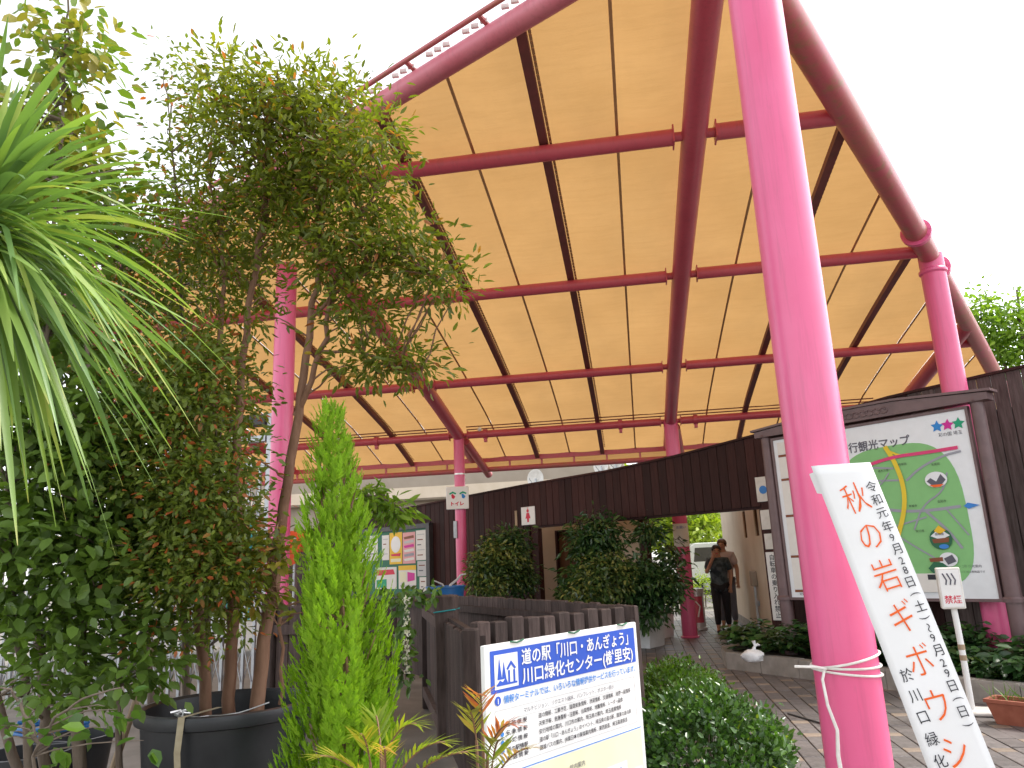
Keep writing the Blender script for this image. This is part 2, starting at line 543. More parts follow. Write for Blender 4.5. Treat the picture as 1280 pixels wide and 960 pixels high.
def unit(a):
    return a / np.maximum(np.linalg.norm(a, axis=-1, keepdims=True), 1e-9)


def leaves_mesh(name, pos, dirs, nrm, length, width, tint, mat, shape='leaf'):
    """pos (n,3) base of each leaf, dirs growth direction, nrm rough normal"""
    LV, LT = (LEAF_V, LEAF_T) if shape == 'leaf' else (BLADE_V, BLADE_T)
    n = len(pos)
    d = unit(dirs)
    sd = unit(np.cross(nrm, d))
    up = np.cross(d, sd)
    L = np.broadcast_to(np.asarray(length, float), (n,))[:, None, None]
    Wd = np.broadcast_to(np.asarray(width, float), (n,))[:, None, None]
    V = pos[:, None, :] + LV[None, :, 0:1] * L * d[:, None, :] + LV[None, :, 1:2] * Wd * sd[:, None, :] + LV[None, :, 2:3] * L * up[:, None, :]
    k = len(LV)
    T = (LT[None, :, :] + (np.arange(n) * k)[:, None, None]).reshape(-1, 3)
    V = V.reshape(-1, 3)
    me = bpy.data.meshes.new(name)
    me.vertices.add(len(V))
    me.vertices.foreach_set("co", V.astype(np.float32).ravel())
    me.loops.add(len(T) * 3)
    me.loops.foreach_set("vertex_index", T.astype(np.int32).ravel())
    me.polygons.add(len(T))
    me.polygons.foreach_set("loop_start", (np.arange(len(T)) * 3).astype(np.int32))
    me.polygons.foreach_set("loop_total", np.full(len(T), 3, np.int32))
    a = me.attributes.new("tint", 'FLOAT', 'POINT')
    a.data.foreach_set("value", np.repeat(np.asarray(tint, np.float32), k))
    me.materials.append(mat)
    me.update(calc_edges=True)
    me.validate()
    return me


def blob_points(blobs, clusters):
    """cluster centres spread through a list of ellipsoids (centre, radii, weight)"""
    w = np.array([b[2] for b in blobs], float)
    idx = rng.choice(len(blobs), clusters, p=w / w.sum())
    u = unit(rng.normal(size=(clusters, 3))) * (rng.random((clusters, 1)) ** 0.42)
    c = np.array([b[0] for b in blobs])[idx]
    r = np.array([b[1] for b in blobs])[idx]
    return c + u * r, u


def canopy_leaves(name, blobs, clusters, per, spread, length, width, mat, parent, tint_fn=None, droop=0.25, shape='leaf', upbias=0.5):
    cc, u = blob_points(blobs, clusters)
    n = clusters * per
    base = np.repeat(cc, per, 0)
    off = rng.normal(size=(n, 3)) * spread * np.array([1, 1, 0.7])
    pos = base + off
    d = unit(off * 1.0 + rng.normal(size=(n, 3)) * spread * 0.6) + np.array([0, 0, -droop])
    nr = unit(rng.normal(size=(n, 3)) * 0.6 + np.array([0, 0, upbias + 0.5]))
    tint = np.clip(np.repeat(rng.random(clusters), per) * 0.45 + rng.random(n) * 0.55, 0, 1)
    if tint_fn is not None:
        tint = tint_fn(tint, pos, off / spread, n)
    sc = rng.uniform(0.65, 1.2, n)
    me = leaves_mesh(name, pos, d, nr, length * sc, width * sc, tint, mat, shape)
    return link(name, me, parent), cc


def bent(a, b, n=6, wob=0.05, sag=0.0):
    a, b = Vector(a), Vector(b)
    out = []
    for i in range(n + 1):
        t = i / n
        p = a.lerp(b, t)
        k = math.sin(PI * t)
        p += Vector((random.uniform(-1, 1), random.uniform(-1, 1), 0)) * wob * k + Vector((0, 0, -sag * k))
        out.append(p)
    return out


def twigs(mb, stems, centres, r0=0.006, limit=120):
    """thin branches from the nearest stem up to the leaf clusters"""
    pts = [Vector(p) for s_ in stems for p in s_]
    pick = centres if len(centres) <= limit else centres[rng.choice(len(centres), limit, replace=False)]
    for c in pick:
        c = Vector(c)
        best = min(pts, key=lambda p: (p - c).length + (0.6 if p.z > c.z - 0.05 else 0))
        mb.tube(bent(best, c, 4, 0.03, -0.02), [r0 * 1.4, r0 * 1.2, r0, r0 * 0.7, r0 * 0.35], 5, False)


# ================================================================== GROUND AND PAVING
ground = MB().add([(-1800, -1800, -0.045), (1800, -1800, -0.045), (1800, 1800, -0.045), (-1800, 1800, -0.045)], [(0, 1, 2, 3)]).build("ground", ASPH)
tag(ground, "bare grey brown yard ground around the paving", "ground", kind="structure")

PU0, PU1, PV0, PV1 = -0.9, 3.9, 2.0, 21.0
paving = MB().box(PU0, PU1, PV0, PV1, -0.06, -0.012).build("paving", JOINT)
tag(paving, "dark block paving with tan half blocks leading to the passage", "paving", kind="structure")

CW, MOD = 0.15, 0.50


def paver_mesh(name, w, l, mat):
    g = 0.004
    return MB().box(-w / 2 + g, w / 2 - g, -l / 2 + g, l / 2 - g, -0.05, 0.0, 0.004).mesh(name, mat)


pv_kind = {
    'a': (0.25, paver_mesh("paver", CW, 0.25, PAVD)),
    't': (0.12, paver_mesh("paver", CW, 0.12, PAVT)),
    'l': (0.38, paver_mesh("paver", CW, 0.38, PAVD)),
}
cells = []
for ci in range(int((PU1 - PU0) / CW)):
    u = PU0 + (ci + 0.5) * CW
    seq = 'aa' if ci % 2 else 'tl'
    v = PV0 + (0.25 if ci % 4 in (2, 3) else 0.0) + (0.125 if ci % 2 else 0)
    k = 0
    while v < PV1 - 0.35:
        kind = seq[k % 2]
        L = pv_kind[kind][0]
        cells.append((u, v + L / 2, kind))
        v += L
        k += 1


def in_open_view(c):
    """where the photograph shows the paving between shrubs, column and kerb"""
    u, v, _ = c
    return 5.6 < v < 11.0 and 0.42 + 0.02 * (v - 5.6) < u < 2.9 - 0.36 * (v - 5.6)


front = [c for c in cells if in_open_view(c)]
front.sort(key=lambda c: c[0] ** 2 + c[1] ** 2)
near = set(front[:300])
for c in front[:300]:
    o = link("paver", pv_kind[c[2]][1], paving)
    o.location = (c[0], c[1], random.uniform(-0.0025, 0.0025))
    o.rotation_euler = (random.uniform(-0.006, 0.006), random.uniform(-0.008, 0.008), random.uniform(-0.006, 0.006))
for kinds, mat, nm in (('al', PAVDJ, "dark_paver_field"), ('t', PAVT, "tan_paver_field")):
    far = MB()
    for c in cells:
        if c in near or c[2] not in kinds:
            continue
        L = pv_kind[c[2]][0]
        g = 0.004
        dz = random.uniform(-0.0025, 0.0025)
        far.add([(c[0] - CW / 2 + g, c[1] - L / 2 + g, dz), (c[0] + CW / 2 - g, c[1] - L / 2 + g, dz), (c[0] + CW / 2 - g, c[1] + L / 2 - g, dz), (c[0] - CW / 2 + g, c[1] + L / 2 - g, dz),
                 (c[0] - CW / 2 + g, c[1] - L / 2 + g, -0.02), (c[0] + CW / 2 - g, c[1] - L / 2 + g, -0.02), (c[0] + CW / 2 - g, c[1] + L / 2 - g, -0.02), (c[0] - CW / 2 + g, c[1] + L / 2 - g, -0.02)],
                [(0, 1, 2, 3), (0, 4, 5, 1), (1, 5, 6, 2), (2, 6, 7, 3), (3, 7, 4, 0)])
    tag(far.build(nm, mat, paving), kind="stuff")

# raised bed with kerb stones
kerb_line = [(1.55, 11.62), (1.02, 11.15), (1.01, 10.55), (1.74, 9.66), (2.45, 8.83), (2.89, 8.16), (3.26, 7.75), (4.1, 6.9), (5.3, 5.9)]
bed = thing("planting_bed", "raised bed with pale kerb stones below the map board", "planting bed", (0, 0, 0))
kp = [Vector((x, y, 0)) for x, y in kerb_line]
inner = []
for i, p in enumerate(kp):
    t = (kp[min(i + 1, len(kp) - 1)] - kp[max(i - 1, 0)]).normalized()
    inner.append(p + Vector((-t.y, t.x, 0)) * 0.13)
for a, b, ai, bi in zip(kp[:-1], kp[1:], inner[:-1], inner[1:]):
    n = max(1, round((b - a).length / 0.62))
    for k in range(n):
        t0, t1 = k / n + 0.004, (k + 1) / n - 0.004
        q = [a.lerp(b, t0), a.lerp(b, t1), ai.lerp(bi, t1), ai.lerp(bi, t0)]
        h = 0.205 + random.uniform(-0.004, 0.004)
        c = sum(q, Vector()) / 4
        top = [c + (p - c) * 0.97 for p in q]
        MB().add([(p.x, p.y, -0.03) for p in q] + [(p.x, p.y, h - 0.012) for p in q] + [(p.x, p.y, h) for p in top],
                 [(0, 1, 5, 4), (1, 2, 6, 5), (2, 3, 7, 6), (3, 0, 4, 7), (4, 5, 9, 8), (5, 6, 10, 9), (6, 7, 11, 10), (7, 4, 8, 11), (8, 9, 10, 11)]).build("kerb_stone", CONC, bed)
sv = [(p.x, p.y, 0.15) for p in inner]
back = [(5.9, 8.45, 0.15), (1.75, 11.50, 0.15)]
MB().add(sv + back, [tuple(range(len(sv) + 2))]).build("soil", SOIL, bed)

# ================================================================== CANOPY
def zr(v):
    return -0.0059 * v * v - 0.0308 * v + 5.6623


APEX_U, APEX_V = 0.81, 4.05


def vfront(u):
    return APEX_V + (0.524 * (APEX_U - u) if u < APEX_U else 1.75 * (u - APEX_U))


BAY = 1.397
VB = 16.0
canopy = thing("canopy", "large pink steel canopy with translucent orange membrane roof", "canopy", (0.88, 3.76, 0))
COFF = Vector((-0.88, -3.76, 0))


def cpart(mb, name, mat, smooth=True, label=None):
    mb.v = [(x + COFF.x, y + COFF.y, z) for x, y, z in mb.v]
    o = mb.build(name, mat, canopy, smooth)
    if label:
        o["label"] = label
    return o


MZ = 0.17


def mz(v):
    return 0.17 - 0.135 * min(1.0, max(0.0, (v - 14.3) / 1.7))


lines = [APEX_U + BAY * 0.5 * k for k in range(-14, 11)]
for ua, ub in zip(lines[:-1], lines[1:]):
    va, vb = vfront(ua), vfront(ub)
    if min(va, vb) > VB - 0.3:
        continue
    va, vb = min(va + 0.09, VB), min(vb + 0.09, VB)
    n = 18
    vs_, fs = [], []
    cols = 5
    for i in range(n + 1):
        t = i / n
        for j in range(cols):
            w = j / (cols - 1)
            uu = ua + 0.006 + (ub - ua - 0.012) * w
            v0 = va + (vb - va) * w
            vv = v0 + (VB - v0) * t
            sag = -0.018 * math.sin(PI * w) - 0.008 * math.sin(vv * 2.3 + ua * 3.0) * math.sin(PI * w)
            vs_.append((uu, vv, zr(vv) + mz(vv) + sag))
    for i in range(n):
        for j in range(cols - 1):
            a = i * cols + j
            fs.append((a, a + 1, a + cols + 1, a + cols))
    cpart(MB().add(vs_, fs), "membrane_panel", MEMB)


def vrun(v0, v1, n=14):
    return [v0 + (v1 - v0) * i / n for i in range(n + 1)]


# seams midway in each bay and flat rafters between bays
for k in range(-14, 11):
    u = APEX_U + BAY * 0.5 * k
    v0 = vfront(u) + 0.05
    if v0 > VB - 0.4:
        continue
    if k % 2:
        m = MB()
        pr = vrun(v0, VB - 0.02)
        vs_ = []
        for v in pr:
            z = zr(v) + mz(v) - 0.012
            vs_ += [(u - 0.014, v, z), (u + 0.014, v, z), (u + 0.014, v, z - 0.007), (u - 0.014, v, z - 0.007)]
        fs = []
        for i in range(len(pr) - 1):
            for j in range(4):
                a, b = i * 4 + j, i * 4 + (j + 1) % 4
                fs.append((a, b, b + 4, a + 4))
        cpart(m.add(vs_, fs), "membrane_seam", SEAM, False)
    elif k % 6:
        pr = vrun(v0, VB - 0.02)
        vs_, fs = [], []
        for v in pr:
            z = zr(v) + mz(v) - 0.02
            vs_ += [(u - 0.042, v, z), (u + 0.042, v, z), (u + 0.042, v, z - 0.07), (u - 0.042, v, z - 0.07)]
        for i in range(len(pr) - 1):
            for j in range(4):
                a, b = i * 4 + j, i * 4 + (j + 1) % 4
                fs.append((a, b, b + 4, a + 4))
        fs += [(3, 2, 1, 0), (len(vs_) - 4, len(vs_) - 3, len(vs_) - 2, len(vs_) - 1)]
        cpart(MB().add(vs_, fs), "rafter", RAFT, False)
        # lacing edge of the membrane beside the rafter: a row of small battens
        m = MB()
        v = v0 + 0.1
        while v < VB - 0.2:
            z = zr(v) + mz(v) - 0.022
            m.box(u + 0.05, u + 0.075, v, v + 0.07, z - 0.012, z - 0.001)
            v += 0.076
        tag(cpart(m, "lacing_strip", SEAM, False), kind="stuff")

RIBS = [APEX_U - 2 * 3 * BAY, APEX_U - 3 * BAY, APEX_U, APEX_U + 3 * BAY]
for u in RIBS:
    v0 = max(vfront(u), 3.72) if u == APEX_U else vfront(u)
    if v0 > 14:
        continue
    if u == APEX_U:
        v0 = 3.70
    r = 0.118
    cpart(MB().tube([(u, v, zr(v)) for v in vrun(v0, 15.85, 20)], r, 20), "main_rib", PINKD)

for v, uL, uR in ((6.41, -3.62, 2.13), (9.13, -8.6, 3.66), (12.04, -8.9, 5.33), (14.53, -9.0, 6.75)):
    stops = [uL] + [u for u in RIBS if uL + 0.4 < u < uR - 0.4] + [uR]
    for a, b in zip(stops[:-1], stops[1:]):
        a2 = a + (0.19 if a in RIBS else 0.0)
        b2 = b - (0.19 if b in RIBS else 0.0)
        pr = 0.078 if v < 8 else 0.074
        cpart(MB().tube([(a2, v, zr(v)), (b2, v, zr(v))], pr, 16), "purlin", PINKD)
        for e, s_ in ((a, 1), (b, -1)):
            if e in RIBS:
                # slimmer bolted end plate between rib and purlin
                m = MB().tube([(e + s_ * 0.10, v, zr(v)), (e + s_ * 0.20, v, zr(v))], 0.045, 10)
                m.box(min(e + s_ * 0.185, e + s_ * 0.198), max(e + s_ * 0.185, e + s_ * 0.198), v - 0.085, v + 0.085, zr(v) - 0.085, zr(v) + 0.085)
                cpart(m, "end_joint", PINKD)

# clamps and the thin conduits above the rear purlin
for u in (-6.9, -5.1, -2.83, -0.15, 1.28, 2.9):
    cpart(MB().tube([(u - 0.04, 14.53, zr(14.53)), (u + 0.04, 14.53, zr(14.53))], 0.098, 16).box(u - 0.03, u + 0.03, 14.49, 14.57, zr(14.53) - 0.16, zr(14.53) - 0.09), "clamp", PINKD)
for dz, dv in ((0.15, -0.1), (0.10, -0.06)):
    cpart(MB().tube([(-7.2, 14.53 + dv, zr(14.53) + dz), (-3.6, 14.53 + dv, zr(14.53) + dz)], 0.012, 6), "conduit", RAFT)
    cpart(MB().tube([(-3.2, 14.53 + dv, zr(14.53) + dz), (4.5, 14.53 + dv, zr(14.53) + dz)], 0.012, 6), "conduit", RAFT)
for u in (-5.85, -2.9):
    cpart(MB().sphere((u, 14.3, zr(14.3) + 0.02), 0.045, 10, 6), "lamp_globe", WHITE)

# rear eave: two beams with short verticals
cpart(MB().box(-9.1, 7.0, VB - 0.03, VB + 0.03, 3.60, 3.705), "eave_beam", PINKD, False)
cpart(MB().tube([(-9.1, VB + 0.02, 3.44), (7.0, VB + 0.02, 3.44)], 0.055, 14), "eave_pipe", PINKR)
u = -8.9
while u < 6.9:
    cpart(MB().box(u - 0.018, u + 0.018, VB - 0.012, VB + 0.03, 3.47, 3.62), "eave_strut", PINKD, False)
    u += 0.70
cpart(MB().add([(-9.1, VB + 0.05, 3.66), (7.0, VB + 0.05, 3.66), (7.0, VB + 0.07, 3.50), (-9.1, VB + 0.07, 3.50)], [(0, 1, 2, 3)]), "membrane_valance", MEMB)
# rib ends poking out past the eave at the two rear columns
for u in (RIBS[1], APEX_U):
    cpart(MB().tube([(u + 0.10, 14.7, zr(14.7) - 0.06), (u + 0.26, 16.25, 3.36)], 0.085, 14), "rib_tail", PINKR)

# front edge pipes along both open sides, with lacing tube outside the left one
def edge_pt(u, dz=0.0):
    v = vfront(u)
    return (u, v, zr(v) + dz)


cpart(MB().tube([edge_pt(APEX_U - 9.6 * i / 20) for i in range(21)], 0.092, 18), "edge_pipe", PINKL, True, "left front edge pipe of the canopy")
off = Vector((-0.464, -0.886, 0)) * 0.16
lac = [Vector(edge_pt(APEX_U - 0.1 - 9.4 * i / 20, 0.10)) + off for i in range(21)]
cpart(MB().tube(lac, 0.022, 10), "lacing_tube", PINKR)
for i in range(26):
    u = APEX_U - 0.25 - i * 0.34
    a = Vector(edge_pt(u, 0.07))
    b = Vector(edge_pt(u, 0.10)) + off
    if i % 2 == 0:
        cpart(MB().tube([a, b], 0.022, 8), "edge_bracket", PINKR)
    tdir = Vector((-0.886, 0.464, 0))
    m = MB()
    for j in range(3):
        q = a.lerp(b, 0.55) + tdir * (0.09 * j)
        m.box(q.x - 0.03, q.x + 0.03, q.y - 0.012, q.y + 0.012, q.z - 0.015, q.z + 0.02)
    cpart(m, "tension_clip", WHITE, False)

seg = [edge_pt(APEX_U + 0.02 + (3.70 - APEX_U) * i / 10) for i in range(11)]
cpart(MB().tube(seg, 0.122, 20), "edge_pipe", PINKR, True, "weathered right edge pipe above the column")
seg2 = [edge_pt(3.70 + (6.9 - 3.70) * i / 10) for i in range(11)]
cpart(MB().tube(seg2, 0.115, 20), "edge_pipe", PINKR, True, "weathered lower right edge pipe behind the column")
for t_, nm in ((3.45, "pipe_flange"), (3.98, "pipe_flange")):
    a, b = Vector(edge_pt(t_ - 0.015)), Vector(edge_pt(t_ + 0.015))
    m = MB().tube([a, b], 0.165, 22)
    d = (b - a).normalized()
    s1 = d.cross(Vector((0, 0, 1))).normalized()
    s2 = d.cross(s1)
    for k in range(12):
        an = 2 * PI * k / 12
        q = (a + b) / 2 + (s1 * math.cos(an) + s2 * math.sin(an)) * 0.143
        m.tube([q - d * 0.035, q + d * 0.035], 0.012, 6)
    cpart(m, nm, PINK)


def column(x, y, r, top, label, mat=PINK):
    cpart(MB().tube([(x, y, -0.05), (x, y, top * 0.5), (x, y, top)], r, 32), "column", mat, True, label)
    cpart(MB().lathe([(r + 0.001, 0.0), (r + 0.03, 0.0), (r + 0.03, 0.02), (r + 0.001, 0.035)], 28, (x, y, 0.0)), "base_collar", mat)


column(0.88, 3.76, 0.139, 5.52, "thick bright pink column nearest the camera")
column(3.81, 9.30, 0.138, 4.89, "pink column rising behind the map board")
column(0.81, 14.53, 0.137, 3.98, "pink column standing in the passage")
column(-3.38, 14.53, 0.107, 3.98, "slim crimson pink column beside the notice board")
column(-3.95, 8.0, 0.122, 5.08, "pink column beside the folding gate")
# knee joint under the right edge pipe
cpart(MB().lathe([(0.139, 4.64), (0.158, 4.66), (0.158, 4.69), (0.139, 4.71)], 24, (3.81, 9.30, 0)), "pipe_collar", PINK)
# small conduit box and band on the slim column
cpart(MB().box(-3.50, -3.43, 14.40, 14.44, 1.95, 2.28, 0.006), "switch_box", GREYST, False)
cpart(MB().lathe([(0.108, 3.18), (0.112, 3.18), (0.112, 3.21), (0.108, 3.21)], 24, (-3.38, 14.53, 0)), "band", SILVER)

# ================================================================== TIMBER SCREEN WALL
WA = math.atan2(-0.5896, 0.8077)
wall = thing("timber_wall", "long dark brown vertical plank screen wall with passage opening", "wall", (0, 12.86, 0), WA)
TOPS = [(-12, 2.45), (-8.4, 2.62), (-6.0, 2.76), (-4.47, 2.82), (-2.46, 2.89), (-0.5, 2.93), (0.89, 3.01), (2.51, 3.16), (4.23, 3.36), (5.8, 3.45), (9.5, 3.62)]


def wtop(s_):
    for (a, za), (b, zb) in zip(TOPS[:-1], TOPS[1:]):
        if a <= s_ <= b:
            return za + (zb - za) * (s_ - a) / (b - a)
    return TOPS[-1][1]


PW = 0.158
s_ = -11.8
while s_ < 9.3:
    mid = s_ + PW / 2
    z0 = 2.1 if -2.42 < mid < 2.34 else 0.0
    g = 0.0035
    dy = random.uniform(-0.004, 0.004)
    za, zb = wtop(s_) - 0.012, wtop(s_ + PW) - 0.012
    x0, x1 = s_ + g, s_ + PW - g
    b = 0.005
    pts = [(x0, 0.03 + dy, z0), (x0, 0.0 + dy + b, z0), (x0 + b, 0.0 + dy, z0), (x1 - b, 0.0 + dy, z0), (x1, 0.0 + dy + b, z0), (x1, 0.03 + dy, z0)]
    tp = [(p[0], p[1], za + (zb - za) * (p[0] - s_) / PW) for p in pts]
    fs = [(i, (i + 1) % 6, (i + 1) % 6 + 6, i + 6) for i in range(6)] + [(5, 4, 3, 2, 1, 0), (6, 7, 8, 9, 10, 11)]
    MB().add(pts + tp, fs).build("plank", PLANK_WLIT if mid > 4.4 else PLANK, wall)  # right-hand boards carry weathering and painted-in daylight
    s_ += PW
for (a, za), (b, zb) in zip(TOPS[:-1], TOPS[1:]):
    MB().add([(a, -0.03, za - 0.012), (b, -0.03, zb - 0.012), (b, 0.07, zb - 0.012), (a, 0.07, za - 0.012),
              (a, -0.03, za + 0.02), (b, -0.03, zb + 0.02), (b, 0.07, zb + 0.02), (a, 0.07, za + 0.02)],
             [(3, 2, 1, 0), (4, 5, 6, 7), (0, 1, 5, 4), (1, 2, 6, 5), (2, 3, 7, 6), (3, 0, 4, 7)]).build("cap_rail", PLANK, wall)
MB().box(-2.42, 2.34, 0.036, 0.10, 2.06, 2.16).build("lintel", PLANK, wall)
for a, b, y0 in ((-2.47, -2.30, 0.038), (-0.66, -0.48, 0.95), (2.20, 2.38, 0.038)):
    MB().box(a, b, y0, y0 + 0.12, 0.0, 2.055 if y0 < 0.5 else 2.55, 0.006).build("wall_post", PLANK, wall)
MB().box(-11.8, -2.43, 0.034, 0.06, 0.0, 2.4).build("backing", PLANK, wall)
MB().box(2.39, 9.3, 0.034, 0.06, 0.0, 3.0).build("backing", PLANK, wall)

# ================================================================== RESTROOM BLOCK AND PASSAGE BUILDING
rest = thing("restroom_building", "cream restroom block recessed behind the dark plank fascia", "building", (0, 12.86, 0), WA)
MB().box(-5.6, -3.17, 1.5, 1.62, 0, 2.55).build("wall", CREAM, rest)
MB().box(-2.32, -0.92, 1.5, 1.62, 0, 2.55).build("wall", CREAM, rest)
MB().box(-3.17, -2.32, 1.5, 1.62, 2.06, 2.55).build("wall", CREAM, rest)
MB().box(-5.6, -5.5, 0.07, 1.5, 0, 2.3).build("wall", CREAM, rest)
MB().box(-12, -0.9, 1.40, 4.2, 2.56, 2.66).build("roof", DARKST, rest)  # unseen roof cut back behind the fascia; gap added to let skylight in
dr = MB().box(-3.12, -2.37, 1.53, 1.58, 0.0, 2.02, 0.004).build("door", DOORM, rest)
MB().box(-2.47, -2.43, 1.495, 1.528, 0.95, 1.12).build("door_handle", GREYST, dr)
for a, b, z0, z1 in ((-3.17, -3.12, 0, 2.06), (-2.37, -2.32, 0, 2.06), (-3.12, -2.37, 2.02, 2.06)):
    MB().box(a, b, 1.47, 1.56, z0, z1).build("door_frame", PLANK, rest)
side = MB()
side.v = []
c0, s0 = math.cos(-WA), math.sin(-WA)


def to_wall(x, y):
    dx, dy = x, y - 12.86
    return (dx * c0 - dy * s0, dx * s0 + dy * c0)


pa, pb = to_wall(0.13, 14.72), to_wall(0.13, 17.2)
pc, pd = to_wall(0.01, 17.2), to_wall(0.01, 14.80)
q4 = [pa, pb, pc, pd]
side.add([(x, y, 0) for x, y in q4] + [(x, y, 2.55) for x, y in q4], [(0, 1, 5, 4), (1, 2, 6, 5), (2, 3, 7, 6), (3, 0, 4, 7), (4, 5, 6, 7)])
side.build("side_wall", CREAM, rest)

pas = thing("passage_building", "cream building wall lining the right of the passage with slot windows", "building", (2.05, 11.7, 0))
fp = [(0.0, 0.0), (4.6, -3.3), (4.6, 7.4), (0.0, 7.4)]
pw = MB()
# passage face with two slot windows cut out of it
slots = [(3.2, 3.55), (1.75, 2.15)]
ys = [0.0] + sorted([y for s2 in slots for y in s2]) + [7.4]
for i in range(len(ys) - 1):
    y0, y1 = ys[i], ys[i + 1]
    if any(abs(y0 - s2[0]) < 1e-6 for s2 in slots):
        pw.box(0, 0.12, y0, y1, 0.0, 1.72)
        pw.box(0, 0.12, y0, y1, 2.22, 2.5)
    else:
        pw.box(0, 0.12, y0, y1, 0.0, 2.5)
pw.build("wall", CREAM, pas)
MB().add([(0.12, 0.02, 0), (4.6, -3.25, 0), (4.6, 7.4, 0), (0.12, 7.4, 0), (0.12, 0.02, 2.5), (4.6, -3.25, 2.5), (4.6, 7.4, 2.5), (0.12, 7.4, 2.5)],
         [(0, 1, 5, 4), (1, 2, 6, 5), (2, 3, 7, 6)]).build("rear_wall", CREAM, pas)
MB().add([(-0.05, -0.05, 2.5), (4.65, -3.3, 2.5), (4.65, 7.5, 2.5), (-0.05, 7.5, 2.5), (-0.05, -0.05, 2.58), (4.65, -3.3, 2.58), (4.65, 7.5, 2.58), (-0.05, 7.5, 2.58)],
         [(3, 2, 1, 0), (4, 5, 6, 7), (0, 1, 5, 4), (1, 2, 6, 5), (2, 3, 7, 6), (3, 0, 4, 7)]).build("roof", DARKST, pas)
for y0, y1 in slots:
    wf = MB().box(0.07, 0.09, y0, y1, 1.72, 2.22).build("window", GLASSD, pas)
    for bz in ((y0 - 0.0, y0 + 0.03), (y1 - 0.03, y1)):
        MB().box(0.02, 0.068, bz[0], bz[1], 1.72, 2.22).build("frame", DOORM, wf)
MB().box(-0.02, -0.003, 0.0, 7.4, 0.0, 0.16).build("plinth", CONC, pas)
mb_ = MB().box(-0.10, -0.003, 2.55, 2.75, 0.86, 1.12, 0.008).build("meter_box", BEIGE, pas)
MB().tube([(-0.04, 2.62, 0.86), (-0.04, 2.62, 0.1)], 0.015, 8).build("conduit", GREYST, mb_)
MB().tube([(-0.04, 2.70, 0.86), (-0.04, 2.70, 0.55), (-0.04, 2.70, 0.1)], 0.022, 8).build("conduit", GREYST, mb_)
MB().box(-0.06, -0.003, 2.58, 2.74, 0.52, 0.60).build("junction_box", GREYST, mb_)

# beige flat-roofed building far behind the plank wall
bb = thing("flat_roof_building", "beige flat roofed building rising behind the plank wall", "building", (-9.5, 26.0, 0))
MB().box(-8, 8.95, 0.5, 8, 0, 3.75).build("wall", BEIGE, bb)
MB().box(-8.3, 9.25, 0.12, 8.3, 3.75, 4.75, 0.03).build("parapet", BEIGE, bb)
MB().box(-8.3, 9.25, 0.09, 0.118, 3.82, 4.22).build("fascia_band", CREAM, bb)
MB().tube([(2.0, 0.46, 3.40), (8.0, 0.46, 3.40)], 0.035, 8).build("conduit", DARKST, bb)
MB().tube([(2.0, 0.46, 3.22), (8.0, 0.46, 3.22)], 0.035, 8).build("conduit", DARKST, bb)
MB().box(4.5, 5.1, 0.30, 0.498, 3.05, 3.65, 0.02).build("junction_box", OFFW, bb)


# ================================================================== MAP BOARD
BA, BB = Vector((1.922, 10.526, 0.875)), Vector((3.728, 8.940, 0.849))
bdir = (BB - BA).to_2d().normalized()
K = (BB - BA).to_2d().length / 2.118
mapb = thing("map_board", "large roofed map board of green sightseeing map on purple brown posts", "map board", (BA.x, BA.y, 1.45 - 1.45 * K), math.atan2(bdir.y, bdir.x))
mapb.scale = (K, K, K)
ZG = -(1.45 - 1.45 * K) / K      # ground level in the board's own measure
MW = 2.118
MB().box(0.0, MW, 0.0, 0.05, 0.93, 2.735).build("panel", MAPW, mapb)
for a, b, z0, z1 in ((-0.026, 0.0, 0.902, 2.763), (MW, MW + 0.026, 0.902, 2.763), (0.0, MW, 0.902, 0.93), (0.0, MW, 2.735, 2.763)):
    MB().box(a, b, -0.012, 0.06, z0, z1).build("panel_frame", POSTM, mapb)
for x in (-0.105, MW + 0.105):
    po = MB().tube([(x, 0.03, ZG - 0.05), (x, 0.03, 0.92), (x, 0.03, 2.80)], [0.074, 0.072, 0.060], 20).build("post", POSTM, mapb, True)
    MB().lathe([(0.079, 0.90), (0.092, 0.90), (0.092, 0.935), (0.079, 0.95)], 20, (x, 0.03, 0)).build("collar", POSTM, po, True)
    MB().lathe([(0.0, 2.87), (0.075, 2.85), (0.085, 2.80), (0.067, 2.78)], 20, (x, 0.03, 0)).build("post_cap", POSTM, po, True)
# low gabled header with a carved centre
hd = MB().prism([(-0.21, 2.79), (MW + 0.23, 2.79), (MW + 0.23, 2.86), (MW * 0.5 + 0.40, 2.93), (MW * 0.5 - 0.40, 2.93), (-0.21, 2.86)], -0.05, 0.11).build("header", POSTM, mapb)
MB().prism([(-0.25, 2.865), (MW * 0.5 - 0.41, 2.935), (MW * 0.5 + 0.41, 2.935), (MW + 0.27, 2.865), (MW + 0.27, 2.89), (MW * 0.5 + 0.41, 2.96), (MW * 0.5 - 0.41, 2.96), (-0.25, 2.89)], -0.07, 0.13).build("header_cap", POSTM, mapb)
for i in range(9):
    x = MW * 0.5 - 0.30 + i * 0.075
    pts = [(x + 0.05 * math.cos(a) * (0.4 + 0.6 * a / 7), -0.052, 2.862 + 0.045 * math.sin(a) * (0.4 + 0.6 * a / 7)) for a in [j * 0.6 for j in range(12)]]
    MB().tube(pts, 0.009, 6).build("carved_scroll", POSTM, hd)
Y = -0.004
lettering("安行観光マップ", 0.118, 0.80, 2.47, Y, GREYINK, mapb, "map_title", bold=0.002, width=0.76)


def star(cx, cz, r, rot=0.1):
    return [(cx + (r if k % 2 == 0 else r * 0.5) * math.sin(rot + k * PI / 5), cz + (r if k % 2 == 0 else r * 0.5) * math.cos(rot + k * PI / 5)) for k in range(10)]


